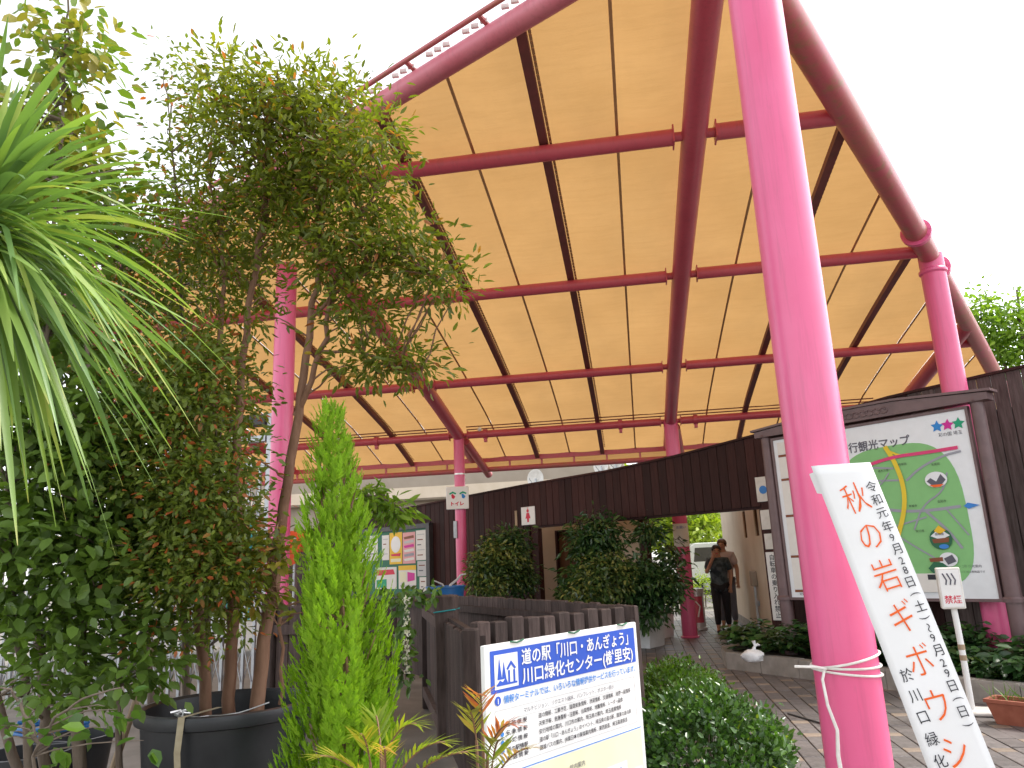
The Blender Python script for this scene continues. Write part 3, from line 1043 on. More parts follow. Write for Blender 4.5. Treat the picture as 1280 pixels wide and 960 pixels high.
for cx, m_ in ((1.84, LOGOB), (1.94, MAGENTA), (2.04, LOGOG)):
    poly_plate("logo_star", star(cx, 2.605, 0.062), Y - 0.001, m_, mapb)
lettering("彩の国 埼玉", 0.045, 1.84, 2.50, Y, GREYINK, mapb, "logo_lettering", width=0.22)
# green map area
gp = []
for k in range(48):
    a = 2 * PI * k / 48
    e = 3.2
    c_, s2 = math.cos(a), math.sin(a)
    gp.append((1.36 + 0.62 * math.copysign(abs(c_) ** (2 / e), c_) - 0.05 * s2, 1.76 + 0.72 * math.copysign(abs(s2) ** (2 / e), s2) + 0.05 * c_ * s2))
poly_plate("map_area", list(reversed(gp)), Y, MAPG, mapb, 0.003)
yr = Y - 0.003
for w, mt, pts in (
    (0.030, ROADG, [(0.62, 1.93), (0.95, 1.90), (1.30, 1.80), (1.60, 1.78), (1.93, 1.80)]),
    (0.020, ROADG, [(0.72, 2.16), (1.05, 2.14), (1.42, 2.11)]),
    (0.020, ROADG, [(0.80, 2.27), (1.10, 2.28), (1.35, 2.24)]),
    (0.022, ROADG, [(1.46, 2.10), (1.62, 2.22), (1.85, 2.31), (2.02, 2.33)]),
    (0.026, ROADG, [(1.60, 1.78), (1.78, 1.58), (1.88, 1.40)]),
    (0.016, ROADG, [(1.46, 1.60), (1.58, 1.84), (1.80, 1.96), (1.86, 2.14)]),
    (0.016, ROADG, [(0.80, 1.62), (1.20, 1.63), (1.60, 1.72)]),
    (0.016, ROADG, [(1.20, 1.62), (1.42, 1.45), (1.64, 1.30), (1.78, 1.18)]),
    (0.022, ROADG, [(0.90, 1.36), (1.15, 1.25), (1.35, 1.08)]),
    (0.014, ROADG, [(1.80, 1.78), (1.90, 1.62), (1.96, 1.52)]),
    (0.016, ROADG, [(0.74, 1.50), (1.00, 1.52), (1.20, 1.44)]),
    (0.014, ROADG, [(1.00, 2.0), (1.2, 2.08), (1.3, 2.2)]),
):
    ribbon("map_road", pts, w, yr, mt, mapb)
    yr -= 0.0005
ribbon("map_road", [(1.30, 2.48), (1.38, 2.30), (1.43, 2.05), (1.40, 1.80), (1.27, 1.50), (1.20, 1.25), (1.18, 1.08)], 0.046, yr - 0.001, ROADY, mapb)
ribbon("map_road", [(1.34, 2.42), (1.44, 2.36), (1.52, 2.37)], 0.022, yr - 0.0015, ROADY, mapb)
ribbon("map_road", [(0.80, 1.90), (0.84, 2.10), (0.98, 2.28), (1.35, 2.36), (1.70, 2.36), (2.00, 2.37)], 0.034, yr - 0.002, ROADP, mapb)


def disc(cx, cz, r, n=24, sz=1.0):
    return [(cx + r * math.cos(2 * PI * k / n), cz - r * sz * math.sin(2 * PI * k / n)) for k in range(n)]


yd = yr - 0.004
poly_plate("map_picture", disc(1.75, 2.08, 0.105, 24, 0.75), yd, MAPW, mapb)
poly_plate("map_picture", [(1.66, 2.07), (1.70, 2.10), (1.75, 2.06), (1.80, 2.13), (1.84, 2.07), (1.80, 2.03), (1.70, 2.03)][::-1], yd - 0.002, GREYINK, mapb)
poly_plate("map_picture", [(1.68, 2.03), (1.82, 2.03), (1.78, 2.005), (1.72, 2.005)], yd - 0.004, ORANGE, mapb)
poly_plate("map_picture", disc(1.70, 1.50, 0.105), yd, DKGREEN, mapb)
poly_plate("map_picture", [(1.61, 1.53), (1.70, 1.60), (1.79, 1.53), (1.70, 1.49)][::-1], yd - 0.002, MAPW, mapb)
poly_plate("map_picture", [(1.65, 1.58), (1.70, 1.63), (1.76, 1.58), (1.70, 1.54)][::-1], yd - 0.004, YELP, mapb)
poly_plate("map_picture", [(1.62, 1.50), (1.78, 1.51), (1.77, 1.465), (1.63, 1.46)], yd - 0.004, BROWNP, mapb)
poly_plate("map_picture", disc(1.72, 1.425, 0.045, 16, 0.5), yd - 0.005, LBLUE, mapb)
poly_plate("map_picture", disc(1.74, 1.30, 0.085, 20, 0.8), yd - 0.001, MAPW, mapb)
poly_plate("map_picture", [(1.54, 1.22), (1.60, 1.28), (1.68, 1.27), (1.74, 1.22), (1.68, 1.17), (1.58, 1.17)][::-1], yd - 0.003, DKGREEN, mapb)
poly_plate("map_picture", [(1.56, 1.315), (1.69, 1.325), (1.69, 1.285), (1.57, 1.28)], yd - 0.004, BROWNP, mapb)
poly_plate("map_picture", [(1.70, 1.31), (1.78, 1.345), (1.81, 1.28), (1.73, 1.25)], yd - 0.005, GREYINK, mapb)
poly_plate("map_picture", [(1.06, 1.96), (1.13, 2.07), (1.22, 1.96), (1.17, 1.82), (1.09, 1.82)][::-1], yd, ROADG, mapb)
poly_plate("map_picture", [(1.06, 1.92), (1.22, 1.92), (1.20, 1.86), (1.08, 1.86)], yd - 0.002, DKGREEN, mapb)
poly_plate("map_picture", disc(1.07, 1.72, 0.07, 18, 0.8), yd, MAPW, mapb)
poly_plate("map_picture", disc(1.07, 1.69, 0.045, 14, 0.7), yd - 0.002, BROWNP, mapb)
poly_plate("map_picture", [(2.00, 1.83), (2.10, 1.80), (2.00, 1.77), (1.96, 1.80)], yd, LBLUE, mapb)
poly_plate("map_picture", [(1.14, 1.505), (1.22, 1.505), (1.22, 1.465), (1.14, 1.465)], yd, RED, mapb)
poly_plate("map_legend", [(1.36, 1.17), (1.78, 1.17), (1.78, 0.99), (1.36, 0.99)], yd, PINKP if False else CARPAPER, mapb)
poly_plate("map_legend", [(1.52, 1.16), (1.76, 1.16), (1.76, 1.11), (1.52, 1.11)], yd - 0.002, INK, mapb)
poly_plate("map_legend", [(1.18, 1.03), (1.34, 1.03), (1.34, 0.985), (1.18, 0.985)], yd, LGREYP, mapb)
random.seed(21)
names = ["花と緑の郷", "植木の里", "興禅院", "密蔵院", "九重神社", "安行小", "東福寺", "金剛寺", "樹里安", "峯ヶ岡", "安行原", "植物園"]
for k, nm in enumerate(names):
    x = 0.92 + (k % 4) * 0.26 + random.uniform(-0.05, 0.05)
    z = 2.22 - (k // 4) * 0.33 + random.uniform(-0.07, 0.07)
    lettering(nm, 0.028, x, z, yd - 0.006, INK, mapb, "map_lettering")
lettering("川口市 観光案内", 0.030, 1.80, 1.22, Y, GREYINK, mapb, "map_lettering")
lettering("この地図は概略図です", 0.024, 1.80, 1.17, Y, GREYINK, mapb, "map_lettering")
# left column of framed text on the panel
for z0, z1 in ((2.56, 2.70), (2.28, 2.52), (1.86, 2.24), (1.40, 1.82), (1.02, 1.36)):
    poly_plate("text_panel", [(0.05, z1), (0.60, z1), (0.60, z0), (0.05, z0)], Y, CARPAPER, mapb)
    poly_plate("text_heading", [(0.05, z0 - 0.006), (0.26, z0 - 0.006), (0.26, z0 - 0.034), (0.05, z0 - 0.034)], Y - 0.001, BROWNP, mapb)
lettering("安全マーク", 0.03, 0.10, 0.955, Y, INK, mapb, "map_lettering")

# small notices fixed on the plank wall left of the board
def wall_item(name, label, cat, s0, s1, z0, z1, mat, y=-0.012, group=None):
    o = thing(name, label, cat, (0.8077 * (s0 + s1) / 2, 12.86 - 0.5896 * (s0 + s1) / 2, z0), WA, group)
    MB().box(-(s1 - s0) / 2, (s1 - s0) / 2, y - 0.01, -0.006, 0, z1 - z0, 0.003).build("plate", mat, o)
    return o


SX = 2.345
n1 = wall_item("notice_plate", "pale blue square notice at top of wall post beside map board", "notice", SX - 0.12, SX + 0.10, 2.16, 2.52, OFFW)
MB().prism(disc(0.0, 0.17, 0.06, 18), -0.026, -0.0225).build("emblem", LBLUE, n1)
n2 = wall_item("notice_plate", "small blank white notice below the pale blue one", "notice", SX - 0.10, SX + 0.10, 1.76, 2.04, OFFW)
n3 = wall_item("notice_plate", "narrow white notice just above the tall lettered strip", "notice", SX - 0.08, SX + 0.10, 1.48, 1.70, OFFW)
n4 = wall_item("notice_plate", "tall white strip notice with vertical black lettering beside map board", "notice", SX - 0.09, SX + 0.09, 0.50, 1.44, WHITE)
lettering("自転車の乗り入れ禁止", 0.088, 0.0, 0.83, -0.0235, INK, n4, vertical=True, bold=0.001)

# restroom signs
fs_ = wall_item("restroom_sign", "white restroom sign with red female figure on plank wall", "sign", -2.66, -2.30, 2.13, 2.47, WHITE)
MB().prism(disc(0.0, 0.262, 0.030, 16), -0.0265, -0.0225).build("figure_head", RED, fs_)
MB().prism([(-0.03, 0.225), (0.03, 0.225), (0.065, 0.12), (0.025, 0.12), (0.022, 0.05), (-0.022, 0.05), (-0.025, 0.12), (-0.065, 0.12)][::-1], -0.0265, -0.0225).build("figure_body", RED, fs_)
lettering("女", 0.05, -0.025, 0.295, -0.0235, RED, fs_)
pl = wall_item("wooden_plate", "narrow pale wooden name plate left of restroom sign", "plate", -2.84, -2.78, 2.12, 2.42, WOODST)

ps = thing("column_sign", "white square sign with two leaf motifs on slim crimson column", "sign", (-3.40, 14.38, 2.50), math.radians(9))
MB().box(-0.22, 0.22, -0.02, 0.02, 0, 0.44, 0.01).build("plate", WHITE, ps)
for x, m_ in ((-0.09, RED), (0.11, LOGOB)):
    MB().prism([(x - 0.07, 0.31), (x, 0.345), (x + 0.07, 0.31), (x + 0.06, 0.285), (x, 0.31), (x - 0.06, 0.28)][::-1], -0.0245, -0.0205).build("leaf_motif", LOGOG, ps)
    MB().prism([(x - 0.03, 0.285), (x + 0.0, 0.295), (x + 0.05, 0.245), (x + 0.02, 0.20), (x - 0.02, 0.215)][::-1], -0.0245, -0.0205).build("figure_motif", m_, ps)
lettering("トイレ", 0.085, -0.125, 0.075, -0.0215, RED, ps, bold=0.004, width=0.25)

cs = thing("column_notice", "white notice wrapped round pink column in the passage", "notice", (0.81, 14.53, 1.60))
vs_, fq = [], []
for k in range(13):
    a = math.radians(190 + 160 * k / 12)
    for z in (0.0, 0.42):
        vs_.append((0.1425 * math.cos(a), 0.1425 * math.sin(a), z))
for k in range(12):
    fq.append((2 * k, 2 * k + 2, 2 * k + 3, 2 * k + 1))
MB().add(vs_, fq).build("sheet", WHITE, cs)
lettering("お願い", 0.06, -0.085, 0.33, -0.1455, BLUE, cs)
MB().tube([(-0.05, -0.1440, 0.20), (0.0, -0.1440, 0.14), (0.07, -0.1440, 0.12)], 0.006, 6).build("arrow_mark", INK, cs)
MB().tube([(-0.07, -0.1440, 0.16), (-0.01, -0.1440, 0.09), (0.05, -0.1440, 0.06)], 0.006, 6).build("arrow_mark", INK, cs)

# ================================================================== NOTICE BOARD ON THE PLANK WALL
nb = thing("notice_board", "dark framed green notice board with pinned posters on plank wall", "notice board", (0.8077 * -6.9, 12.86 - 0.5896 * -6.9, 0.0), WA)
MB().box(-1.40, 1.40, -0.075, -0.008, 0.86, 2.26).build("backing", BOARDG, nb)
for a, b, z0, z1 in ((-1.52, -1.40, 0.78, 2.36), (1.40, 1.52, 0.78, 2.36), (-1.40, 1.40, 0.78, 0.86), (-1.40, 1.40, 2.26, 2.36)):
    MB().box(a, b, -0.12, -0.008, z0, z1).build("frame", DARKST, nb)
posters = [(-0.95, -0.45, 1.62, 2.2, CARPAPER), (-0.28, 0.00, 1.62, 2.18, CARPAPER), (0.02, 0.50, 1.52, 2.22, YELP), (0.52, 0.98, 1.52, 2.20, PINKP), (1.01, 1.36, 1.58, 2.22, CARPAPER),
           (1.05, 1.36, 1.24, 1.56, LGREYP), (-0.55, 0.28, 0.98, 1.46, CARPAPER), (0.36, 1.0, 0.98, 1.48, CARPAPER), (1.12, 1.36, 0.88, 1.22, CARPAPER), (-1.3, -1.0, 1.4, 2.1, CARPAPER)]
for i, (a, b, z0, z1, mt) in enumerate(posters):
    yb = -0.080 - 0.0012 * (i % 3)
    p = MB().box(a, b, yb - 0.001, yb, z0, z1).build("poster", mt, nb)
    w, h = b - a, z1 - z0
    if i == 2:
        MB().prism(disc((a + b) / 2, z1 - h * 0.38, w * 0.38), yb - 0.004, yb - 0.002).build("print_disc", WHITE, p)
        MB().prism([(a + 0.05, z0 + 0.22), (b - 0.05, z0 + 0.24), (b - 0.08, z0 + 0.17), (a + 0.08, z0 + 0.18)], yb - 0.004, yb - 0.002).build("print_band", RED, p)
        MB().box(a + 0.05, b - 0.05, yb - 0.004, yb - 0.002, z0 + 0.05, z0 + 0.12).build("print_band", CREAMP, p)
    elif i == 3:
        for k in range(6):
            zz = z1 - 0.10 - k * 0.095
            MB().prism([(a + 0.04, zz), (b - 0.06, zz + 0.03), (b - 0.04, zz - 0.03), (a + 0.07, zz - 0.05)], yb - 0.004, yb - 0.002).build("print_band", (BROWNP, LGREYP, MAGENTA, CARPAPER, ROADG, CARPAPER)[k], p)
    elif i == 6:
        MB().prism([(a + 0.05, z1 - 0.06), (b - 0.12, z1 - 0.05), (b - 0.06, z1 - 0.16), (a + 0.08, z1 - 0.18)], yb - 0.004, yb - 0.002).build("print_band", RED, p)
        MB().prism([(a + 0.05, z0 + 0.20), (a + 0.45, z0 + 0.22), (a + 0.45, z0 + 0.03), (a + 0.05, z0 + 0.03)], yb - 0.004, yb - 0.002).build("print_band", LOGOG, p)
    elif i == 7:
        MB().box(a, b, yb - 0.004, yb - 0.002, z1 - 0.10, z1).build("print_band", YELP, p)
        MB().box(a + 0.05, a + 0.28, yb - 0.004, yb - 0.002, z0 + 0.14, z1 - 0.13).build("print_band", CREAMP, p)
        MB().prism([(a + 0.33, z1 - 0.14), (b - 0.05, z1 - 0.17), (b - 0.05, z0 + 0.18), (a + 0.33, z0 + 0.15)], yb - 0.004, yb - 0.002).build("print_band", MAGENTA, p)
        MB().box(a + 0.05, b - 0.05, yb - 0.004, yb - 0.002, z0 + 0.05, z0 + 0.08).build("print_band", LGREYP, p)
    else:
        for k in range(max(2, int(h / 0.12))):
            zz = z1 - 0.08 - k * 0.11
            if zz > z0 + 0.03:
                MB().box(a + 0.05, b - 0.05 - 0.06 * (k % 3), yb - 0.004, yb - 0.002, zz - 0.022, zz).build("print_line", (GREYINK, LGREYP, BROWNP)[(k + i) % 3], p)

# ================================================================== INFORMATION SIGN
S0, S1 = Vector((-0.581, 2.819, 1.165)), Vector((-0.036, 3.677, 1.148))
sdir = (S1 - S0).to_2d().normalized()
SWD = (S1 - S0).to_2d().length
ZT = 1.157
info = thing("information_sign", "white information sign with blue Japanese header in front of picket fence", "sign", (S0.x, S0.y, 0), math.atan2(sdir.y, sdir.x))
MB().box(0, SWD, 0, 0.022, ZT - 1.02, ZT, 0.003).build("panel", WHITE, info)
for x in (0.16, SWD - 0.16):
    MB().box(x - 0.02, x + 0.02, 0.024, 0.064, -0.03, ZT - 0.1).build("leg", GREYST, info)


def srect(x0, x1, d0, d1, mat, y=-0.0015, nm="print_panel"):
    return MB().box(x0, x1, y - 0.0006, y, ZT - d1, ZT - d0).build(nm, mat, info)


def stext(t, size, x, d, mat, w=None, bold=0.0, y=-0.0042):
    return lettering(t, size, x, ZT - d, y, mat, info, "lettering", width=w, bold=bold)


srect(0.028, SWD - 0.026, 0.022, 0.170, BLUE, -0.0012, "header")
ic = srect(0.048, 0.178, 0.038, 0.158, WHITE, -0.0024, "emblem_plate")
for xs_, zs_ in (([0.062, 0.074, 0.086], (0.125, 0.05)), ([0.086, 0.098, 0.110], (0.125, 0.065))):
    MB().prism([(xs_[0], ZT - zs_[0]), (xs_[2], ZT - zs_[0]), (xs_[1], ZT - zs_[1])], -0.0044, -0.0034).build("emblem_tree", BLUE, info)
MB().prism([(0.112, ZT - 0.092), (0.139, ZT - 0.064), (0.166, ZT - 0.092), (0.158, ZT - 0.097), (0.139, ZT - 0.078), (0.120, ZT - 0.097)][::-1], -0.0044, -0.0034).build("emblem_roof", BLUE, info)
for x in (0.121, 0.150):
    MB().box(x, x + 0.010, -0.0044, -0.0034, ZT - 0.140, ZT - 0.098).build("emblem_wall", BLUE, info)
MB().box(0.056, 0.170, -0.0044, -0.0034, ZT - 0.147, ZT - 0.140).build("emblem_base", BLUE, info)
MB().prism([(0.06, ZT - 0.140), (0.075, ZT - 0.128), (0.09, ZT - 0.135), (0.108, ZT - 0.122), (0.118, ZT - 0.140)][::-1], -0.0043, -0.0035).build("emblem_ground", BLUE, info)
stext("道の駅「川口・あんぎょう」", 0.062, 0.200, 0.084, WHITE, 0.735, 0.0011)
stext("川口緑化センター(樹里安)", 0.062, 0.200, 0.152, WHITE, 0.765, 0.0011)
MB().prism(disc(0.062, ZT - 0.197, 0.016, 20), -0.003, -0.002).build("info_dot", BLUE, info)
stext("i", 0.026, 0.0585, 0.206, WHITE, None, 0.001)
stext("情報ターミナルでは、いろいろな情報提供サービスを行っています。", 0.030, 0.092, 0.208, LBLUE, 0.885, 0.0005)
for x0, x1, d0, d1 in ((0.045, SWD - 0.05, 0.2290, 0.2306), (0.045, SWD - 0.05, 0.2670, 0.2682), (0.045, SWD - 0.05, 0.4190, 0.4206), (0.045, 0.0466, 0.2306, 0.419), (SWD - 0.0516, SWD - 0.05, 0.2306, 0.419)):
    srect(x0, x1, d0, d1, LGREYP, -0.0012, "ruled_line")
stext("マルチビジョン、リクエスト端末、パンフレット、ポスター掲示", 0.020, 0.20, 0.257, GREYINK, 0.60)
rows = [("道 路 情 報", "道の情報、工事予定、道路気象情報、渋滞情報、交通情報、地図一般情報"), ("気 象 情 報", "天気予報、気象警報・注意報、台風情報、地震情報、レーダー画像"), ("地 域 情 報", "安行地域の案内、川口市の案内、埼玉県の案内、埼玉産業情報"),
        ("道の駅情報", "道の駅「川口・あんぎょう」のイベント、埼玉県の道の駅、関東の道の駅"), ("交 通 情 報", "路線バスの案内、JR東日本の乗換案内情報、東西鉄道、埼玉高速鉄道")]
for k, (a, b) in enumerate(rows):
    d = 0.290 + k * 0.0285
    MB().prism(disc(0.079, ZT - d + 0.006, 0.0085, 14), -0.003, -0.002).build("bullet", LBLUE, info)
    stext(a, 0.0195, 0.098, d, INK, 0.120, 0.0003)
    stext(b, 0.0195, 0.285, d, INK, (0.64, 0.575, 0.56, 0.635, 0.60)[k], 0.0002)
srect(0.028, SWD - 0.026, 0.444, 0.4475, LBLUE, -0.0012, "ruled_line")
srect(0.028, SWD - 0.026, 0.452, 0.985, CREAMP, -0.0012, "lower_panel")
stext("館内案内", 0.022, 0.46, 0.512, GREYINK, 0.10)
srect(0.07, 0.86, 0.556, 0.95, WHITE, -0.0026, "floor_plan")
srect(0.86, SWD - 0.04, 0.60, 0.95, WHITE, -0.0026, "floor_plan")
for k in range(5):
    srect(0.76, 0.815, 0.575 + k * 0.075, 0.632 + k * 0.075, BLUE, -0.0038, "pictogram")
    MB().prism([(0.770, ZT - 0.625 - k * 0.075), (0.788, ZT - 0.583 - k * 0.075), (0.806, ZT - 0.625 - k * 0.075), (0.788, ZT - 0.612 - k * 0.075)][::-1], -0.0064, -0.0052).build("pictogram_mark", WHITE, info)
    stext(("売店、休憩室、会議室", "案内所、展示室", "園芸相談、講習室", "便所、授乳室", "展望台")[k], 0.026, 0.38, 0.606 + k * 0.075, INK)
for x in (0.14, 0.5, 0.86):
    MB().tube([(x, -0.004, ZT + 0.002), (x + 0.035, -0.006, ZT - 0.004), (x + 0.075, -0.004, ZT + 0.003)], 0.0035, 6).build("wire_tie", DKGREEN, info)

# ================================================================== TIMBER ENCLOSURE FENCE
PL_, PR_ = Vector((-1.007, 4.713, 1.100)), Vector((-0.053, 5.853, 1.100))
PBK = Vector((-3.448, 10.828, 1.100))
PST = Vector((-1.648, 6.470, 1.200))
dB = (PR_ - PL_).to_2d()
fence = thing("picket_fence", "dark brown timber picket fence enclosing a corner behind the information sign", "fence", (PL_.x, PL_.y, 0), 0)


def fpart(m, nm):
    m.v = [(x - PL_.x, y - PL_.y, z) for x, y, z in m.v]
    return m.build(nm, FENCEM, fence)


def run(a, b, w, th, gap, top, nm, z0=0.06, jit=0.012, side=0.0):
    a, b = Vector((a[0], a[1], 0)), Vector((b[0], b[1], 0))
    L = (b - a).length
    t = (b - a).normalized()
    n = Vector((-t.y, t.x, 0))
    c = int(L / (w + gap))
    for i in range(c + 1):
        q = a + t * (i * (w + gap)) + n * side
        z1 = top + random.uniform(-jit, jit)
        e = 0.008
        pts = [q, q + t * w, q + t * w + n * th, q + n * th]
        ins = [q + (t + n) * e, q + t * (w - e) + n * e, q + t * (w - e) + n * (th - e), q + t * e + n * (th - e)]
        fpart(MB().add([(p.x, p.y, z0) for p in pts] + [(p.x, p.y, z1 - e) for p in pts] + [(p.x, p.y, z1) for p in ins],
                       [(0, 1, 5, 4), (1, 2, 6, 5), (2, 3, 7, 6), (3, 0, 4, 7), (4, 5, 9, 8), (5, 6, 10, 9), (6, 7, 11, 10), (7, 4, 8, 11), (8, 9, 10, 11)]), nm)


def rail(a, b, z, h, th, off):
    a, b = Vector((a[0], a[1], 0)), Vector((b[0], b[1], 0))
    t = (b - a).normalized()
    n = Vector((-t.y, t.x, 0))
    p = [a + n * off, b + n * off, b + n * (off + th), a + n * (off + th)]
    fpart(MB().add([(q.x, q.y, z) for q in p] + [(q.x, q.y, z + h) for q in p], [(3, 2, 1, 0), (4, 5, 6, 7), (0, 1, 5, 4), (1, 2, 6, 5), (2, 3, 7, 6), (3, 0, 4, 7)]), "rail")


run(PL_, PR_ - (PR_ - PL_) * 0.07, 0.098, 0.075, 0.042, 1.10, "picket")
rail(PL_, PR_, 0.78, 0.09, 0.045, 0.08)
rail(PL_, PR_, 0.25, 0.09, 0.045, 0.08)
run(PR_ + Vector((0.02, 0.06, 0)), PBK, 0.125, 0.035, 0.006, 1.10, "board", jit=0.008)
rail(PR_ + Vector((0.02, 0.06, 0)), PBK, 0.93, 0.07, 0.04, 0.04)
PF = PST + (PST - PL_) * 1.05
run(PL_, PST - (PST - PL_) * 0.07, 0.12, 0.032, 0.004, 0.99, "board", side=0.0)
rail(PL_, PST, 0.94, 0.08, 0.045, -0.048)
run(PST + (PST - PL_) * 0.04, PF, 0.12, 0.032, 0.004, 1.00, "board", side=0.0)
rail(PST, PF, 0.92, 0.09, 0.045, 0.034)
rail(PST, PF, 1.06, 0.05, 0.09, -0.03)
rail(PST, PF, 0.10, 0.10, 0.045, 0.034)
run(PST + (PST - PL_) * 0.04, PF, 0.12, 0.03, 0.004, 1.09, "board", z0=1.002, side=0.03)
for q, z, w in ((PST, 1.20, 0.085), (PL_ + Vector((-0.04, -0.02, 0)), 1.07, 0.05), (PF, 1.15, 0.07)):
    fpart(MB().box(q.x - w, q.x + w, q.y - w, q.y + w, -0.03, z, 0.012), "post")
tw = MB().tube([(PST.x + 0.089 * c_, PST.y + 0.089 * s2, 1.075 + 0.01 * c_) for c_, s2 in ((-1, -1), (1, -1), (1, 1), (-1, 1), (-1, -1))], 0.006, 6)
tw.v = [(x - PL_.x, y - PL_.y, z) for x, y, z in tw.v]
tw.build("twine", TEAL, fence)

# lower fence run and dark post further left, behind the conifer
lf = thing("low_fence", "low dark timber fence beside the pink column behind the conifer", "fence", (-3.55, 7.2, 0), 0)
for k in range(9):
    MB().box(0.0 + k * 0.13, 0.122 + k * 0.13, 0.0 + random.uniform(-0.003, 0.003), 0.035, 0.05, 1.12 + random.uniform(-0.006, 0.006), 0.004).build("board", FENCEM, lf)
MB().box(-0.02, 1.2, -0.045, -0.006, 0.86, 0.95).build("rail", FENCEM, lf)
MB().box(-0.14, -0.01, -0.06, 0.07, -0.03, 1.2, 0.01).build("post", FENCEM, lf)

# ================================================================== BANNER ON THE NEAR COLUMN
ban = thing("banner", "white cloth banner with orange brush lettering leaning on near pink column", "banner", (0.80, 3.50, 1.80))
btop = Vector((0.905, 3.47, 1.81))
bax = (Vector((1.19, 3.43, 0.55)) - btop).normalized()
view_n = Vector((-0.22, -0.97, -0.02)).normalized()
bx = bax.cross(view_n).normalized()
if bx.x < 0:
    bx = -bx
bn = bx.cross(bax).normalized()
if bn.y > 0:
    bn = -bn
BWD, BLN = 0.232, 1.78


def bp(x, d, o=0.0):
    return btop + bx * x + bax * d + bn * o - Vector((0.80, 3.50, 1.80))


vs_, fq = [], []
NX, NY = 8, 40
for j in range(NY + 1):
    for i in range(NX + 1):
        x = -BWD / 2 + BWD * i / NX
        d = BLN * j / NY
        tw_ = 0.012 * max(0, 1 - d / 0.10) * (x / BWD * 2)
        o = 0.003 * math.sin(d * 9 + x * 12) - 0.02 * (abs(x) / (BWD / 2)) ** 3 * max(0, 1 - d / 0.5)
        vs_.append(bp(x, d + (x * 0.25 if j == 0 else x * 0.25 * max(0, 1 - d / 0.4)), o))
for j in range(NY):
    for i in range(NX):
        a = j * (NX + 1) + i
        fq.append((a, a + 1, a + NX + 2, a + NX + 1))
sh = MB().add(vs_, fq).build("cloth", CLOTH, ban, True)
sm_ = sh.modifiers.new("thickness", 'SOLIDIFY')
sm_.thickness = 0.002
# folded corner taped round the column and two sticks inside the hems
MB().add([bp(-BWD / 2, 0.0, -0.021), bp(-BWD / 2, 0.10, -0.02), bp(-BWD / 2 - 0.018, 0.09, -0.05), bp(-BWD / 2 - 0.02, 0.0, -0.05)], [(0, 1, 2, 3)]).build("folded_corner", CLOTH, ban)


def glyph(ch, x, d, size, mat, o=0.007, bold=0.0, rot=0.0, sx=1.0, sy=1.0):
    gv, gf = text_mb(ch, 1.0, bold=bold)
    if not gv:
        return
    xs_ = [a for a, b in gv]
    ys_ = [b for a, b in gv]
    cx, cy = (min(xs_) + max(xs_)) / 2, (min(ys_) + max(ys_)) / 2
    pts = []
    for a, b in gv:
        a2, b2 = (a - cx) * size * sx, (b - cy) * size * sy
        a3 = a2 * math.cos(rot) - b2 * math.sin(rot)
        b3 = a2 * math.sin(rot) + b2 * math.cos(rot)
        pts.append(bp(x + a3, d - b3, o))
    MB().add(pts, gf).build("brush_character", mat, ban)


for ch, d in zip("秋の岩ギボウシ", (0.155, 0.325, 0.49, 0.66, 0.835, 1.01, 1.185)):
    glyph(ch, 0.005, d, 0.128, ORANGE, bold=-0.010, rot=0.06, sx=0.82, sy=1.1)
d = 0.10
for ch in "令和元年9月28日(土)～9月29日(日)":
    small = ch in "289()～"
    st = 0.040 if small else 0.058
    glyph(ch, 0.083, d + st / 2, 0.044 if small else 0.05, INK, rot=0.05 if ch not in "()～" else -PI / 2 + 0.05, sx=0.9)
    d += st
d = 0.88
for ch in "於川口緑化センター":
    glyph(ch, -0.062, d, 0.055, INK, rot=0.08, sx=0.9)
    d += 0.082

rope = thing("rope", "white rope tied round near pink column with loose hanging end", "rope", (0.88, 3.76, 1.0))
for dz, tilt, r in ((-0.06, 0.0, 0.146), (-0.085, -0.015, 0.146), (-0.035, 0.03, 0.147)):
    MB().tube([(r * math.cos(a), r * math.sin(a), dz + tilt * math.cos(a)) for a in [2 * PI * k / 32 for k in range(33)]], 0.0055, 6).build("loop", ROPE, rope, True)
MB().tube([(-0.11, -0.115, -0.06), (-0.16, -0.16, -0.045), (-0.25, -0.17, -0.04)], 0.006, 6).build("knot_end", ROPE, rope, True)
MB().tube([(-0.115, -0.112, -0.06), (-0.135, -0.14, -0.10), (-0.13, -0.15, -0.20), (-0.105, -0.155, -0.30), (-0.115, -0.155, -0.40), (-0.112, -0.155, -0.46)], [0.006, 0.006, 0.0065, 0.007, 0.0085, 0.009], 6).build("hanging_end", ROPE, rope, True)

# ================================================================== SMOKING SIGN POST, POT, BAG
sp = thing("sign_post", "white post on flat base with small red lettered notice box", "sign post", (2.770, 7.569, 0.000))
sp.rotation_euler = (0, 0, math.radians(-14))
MB().box(-0.24, 0.24, -0.15, 0.15, 0.003, 0.035, 0.01).build("base", OFFW, sp)
MB().tube([(0, 0, 0.03), (0.0, 0, 0.55), (-0.01, 0, 1.02)], 0.026, 14).build("pole", WHITE, sp, True)
for z in (0.44, 0.53):
    MB().lathe([(0.027, z), (0.0285, z), (0.0285, z + 0.045), (0.027, z + 0.045)], 14, (0, 0, 0)).build("tape", WOODST, sp)
bxo = MB().box(-0.105, 0.085, -0.06, 0.05, 0.88, 1.24, 0.008).build("notice_box", OFFW, sp)
MB().box(-0.088, 0.072, -0.064, -0.061, 0.90, 1.22).build("notice_face", WHITE, bxo)
lettering("禁煙", 0.075, -0.075, 0.935, -0.0655, RED, bxo, bold=0.001, width=0.135)
for k in range(3):
    MB().tube([(-0.06 + k * 0.035, -0.066, 1.19), (-0.035 + k * 0.035, -0.066, 1.13), (-0.045 + k * 0.035, -0.066, 1.09)], 0.006, 6).build("smoke_mark", GREYINK, bxo)

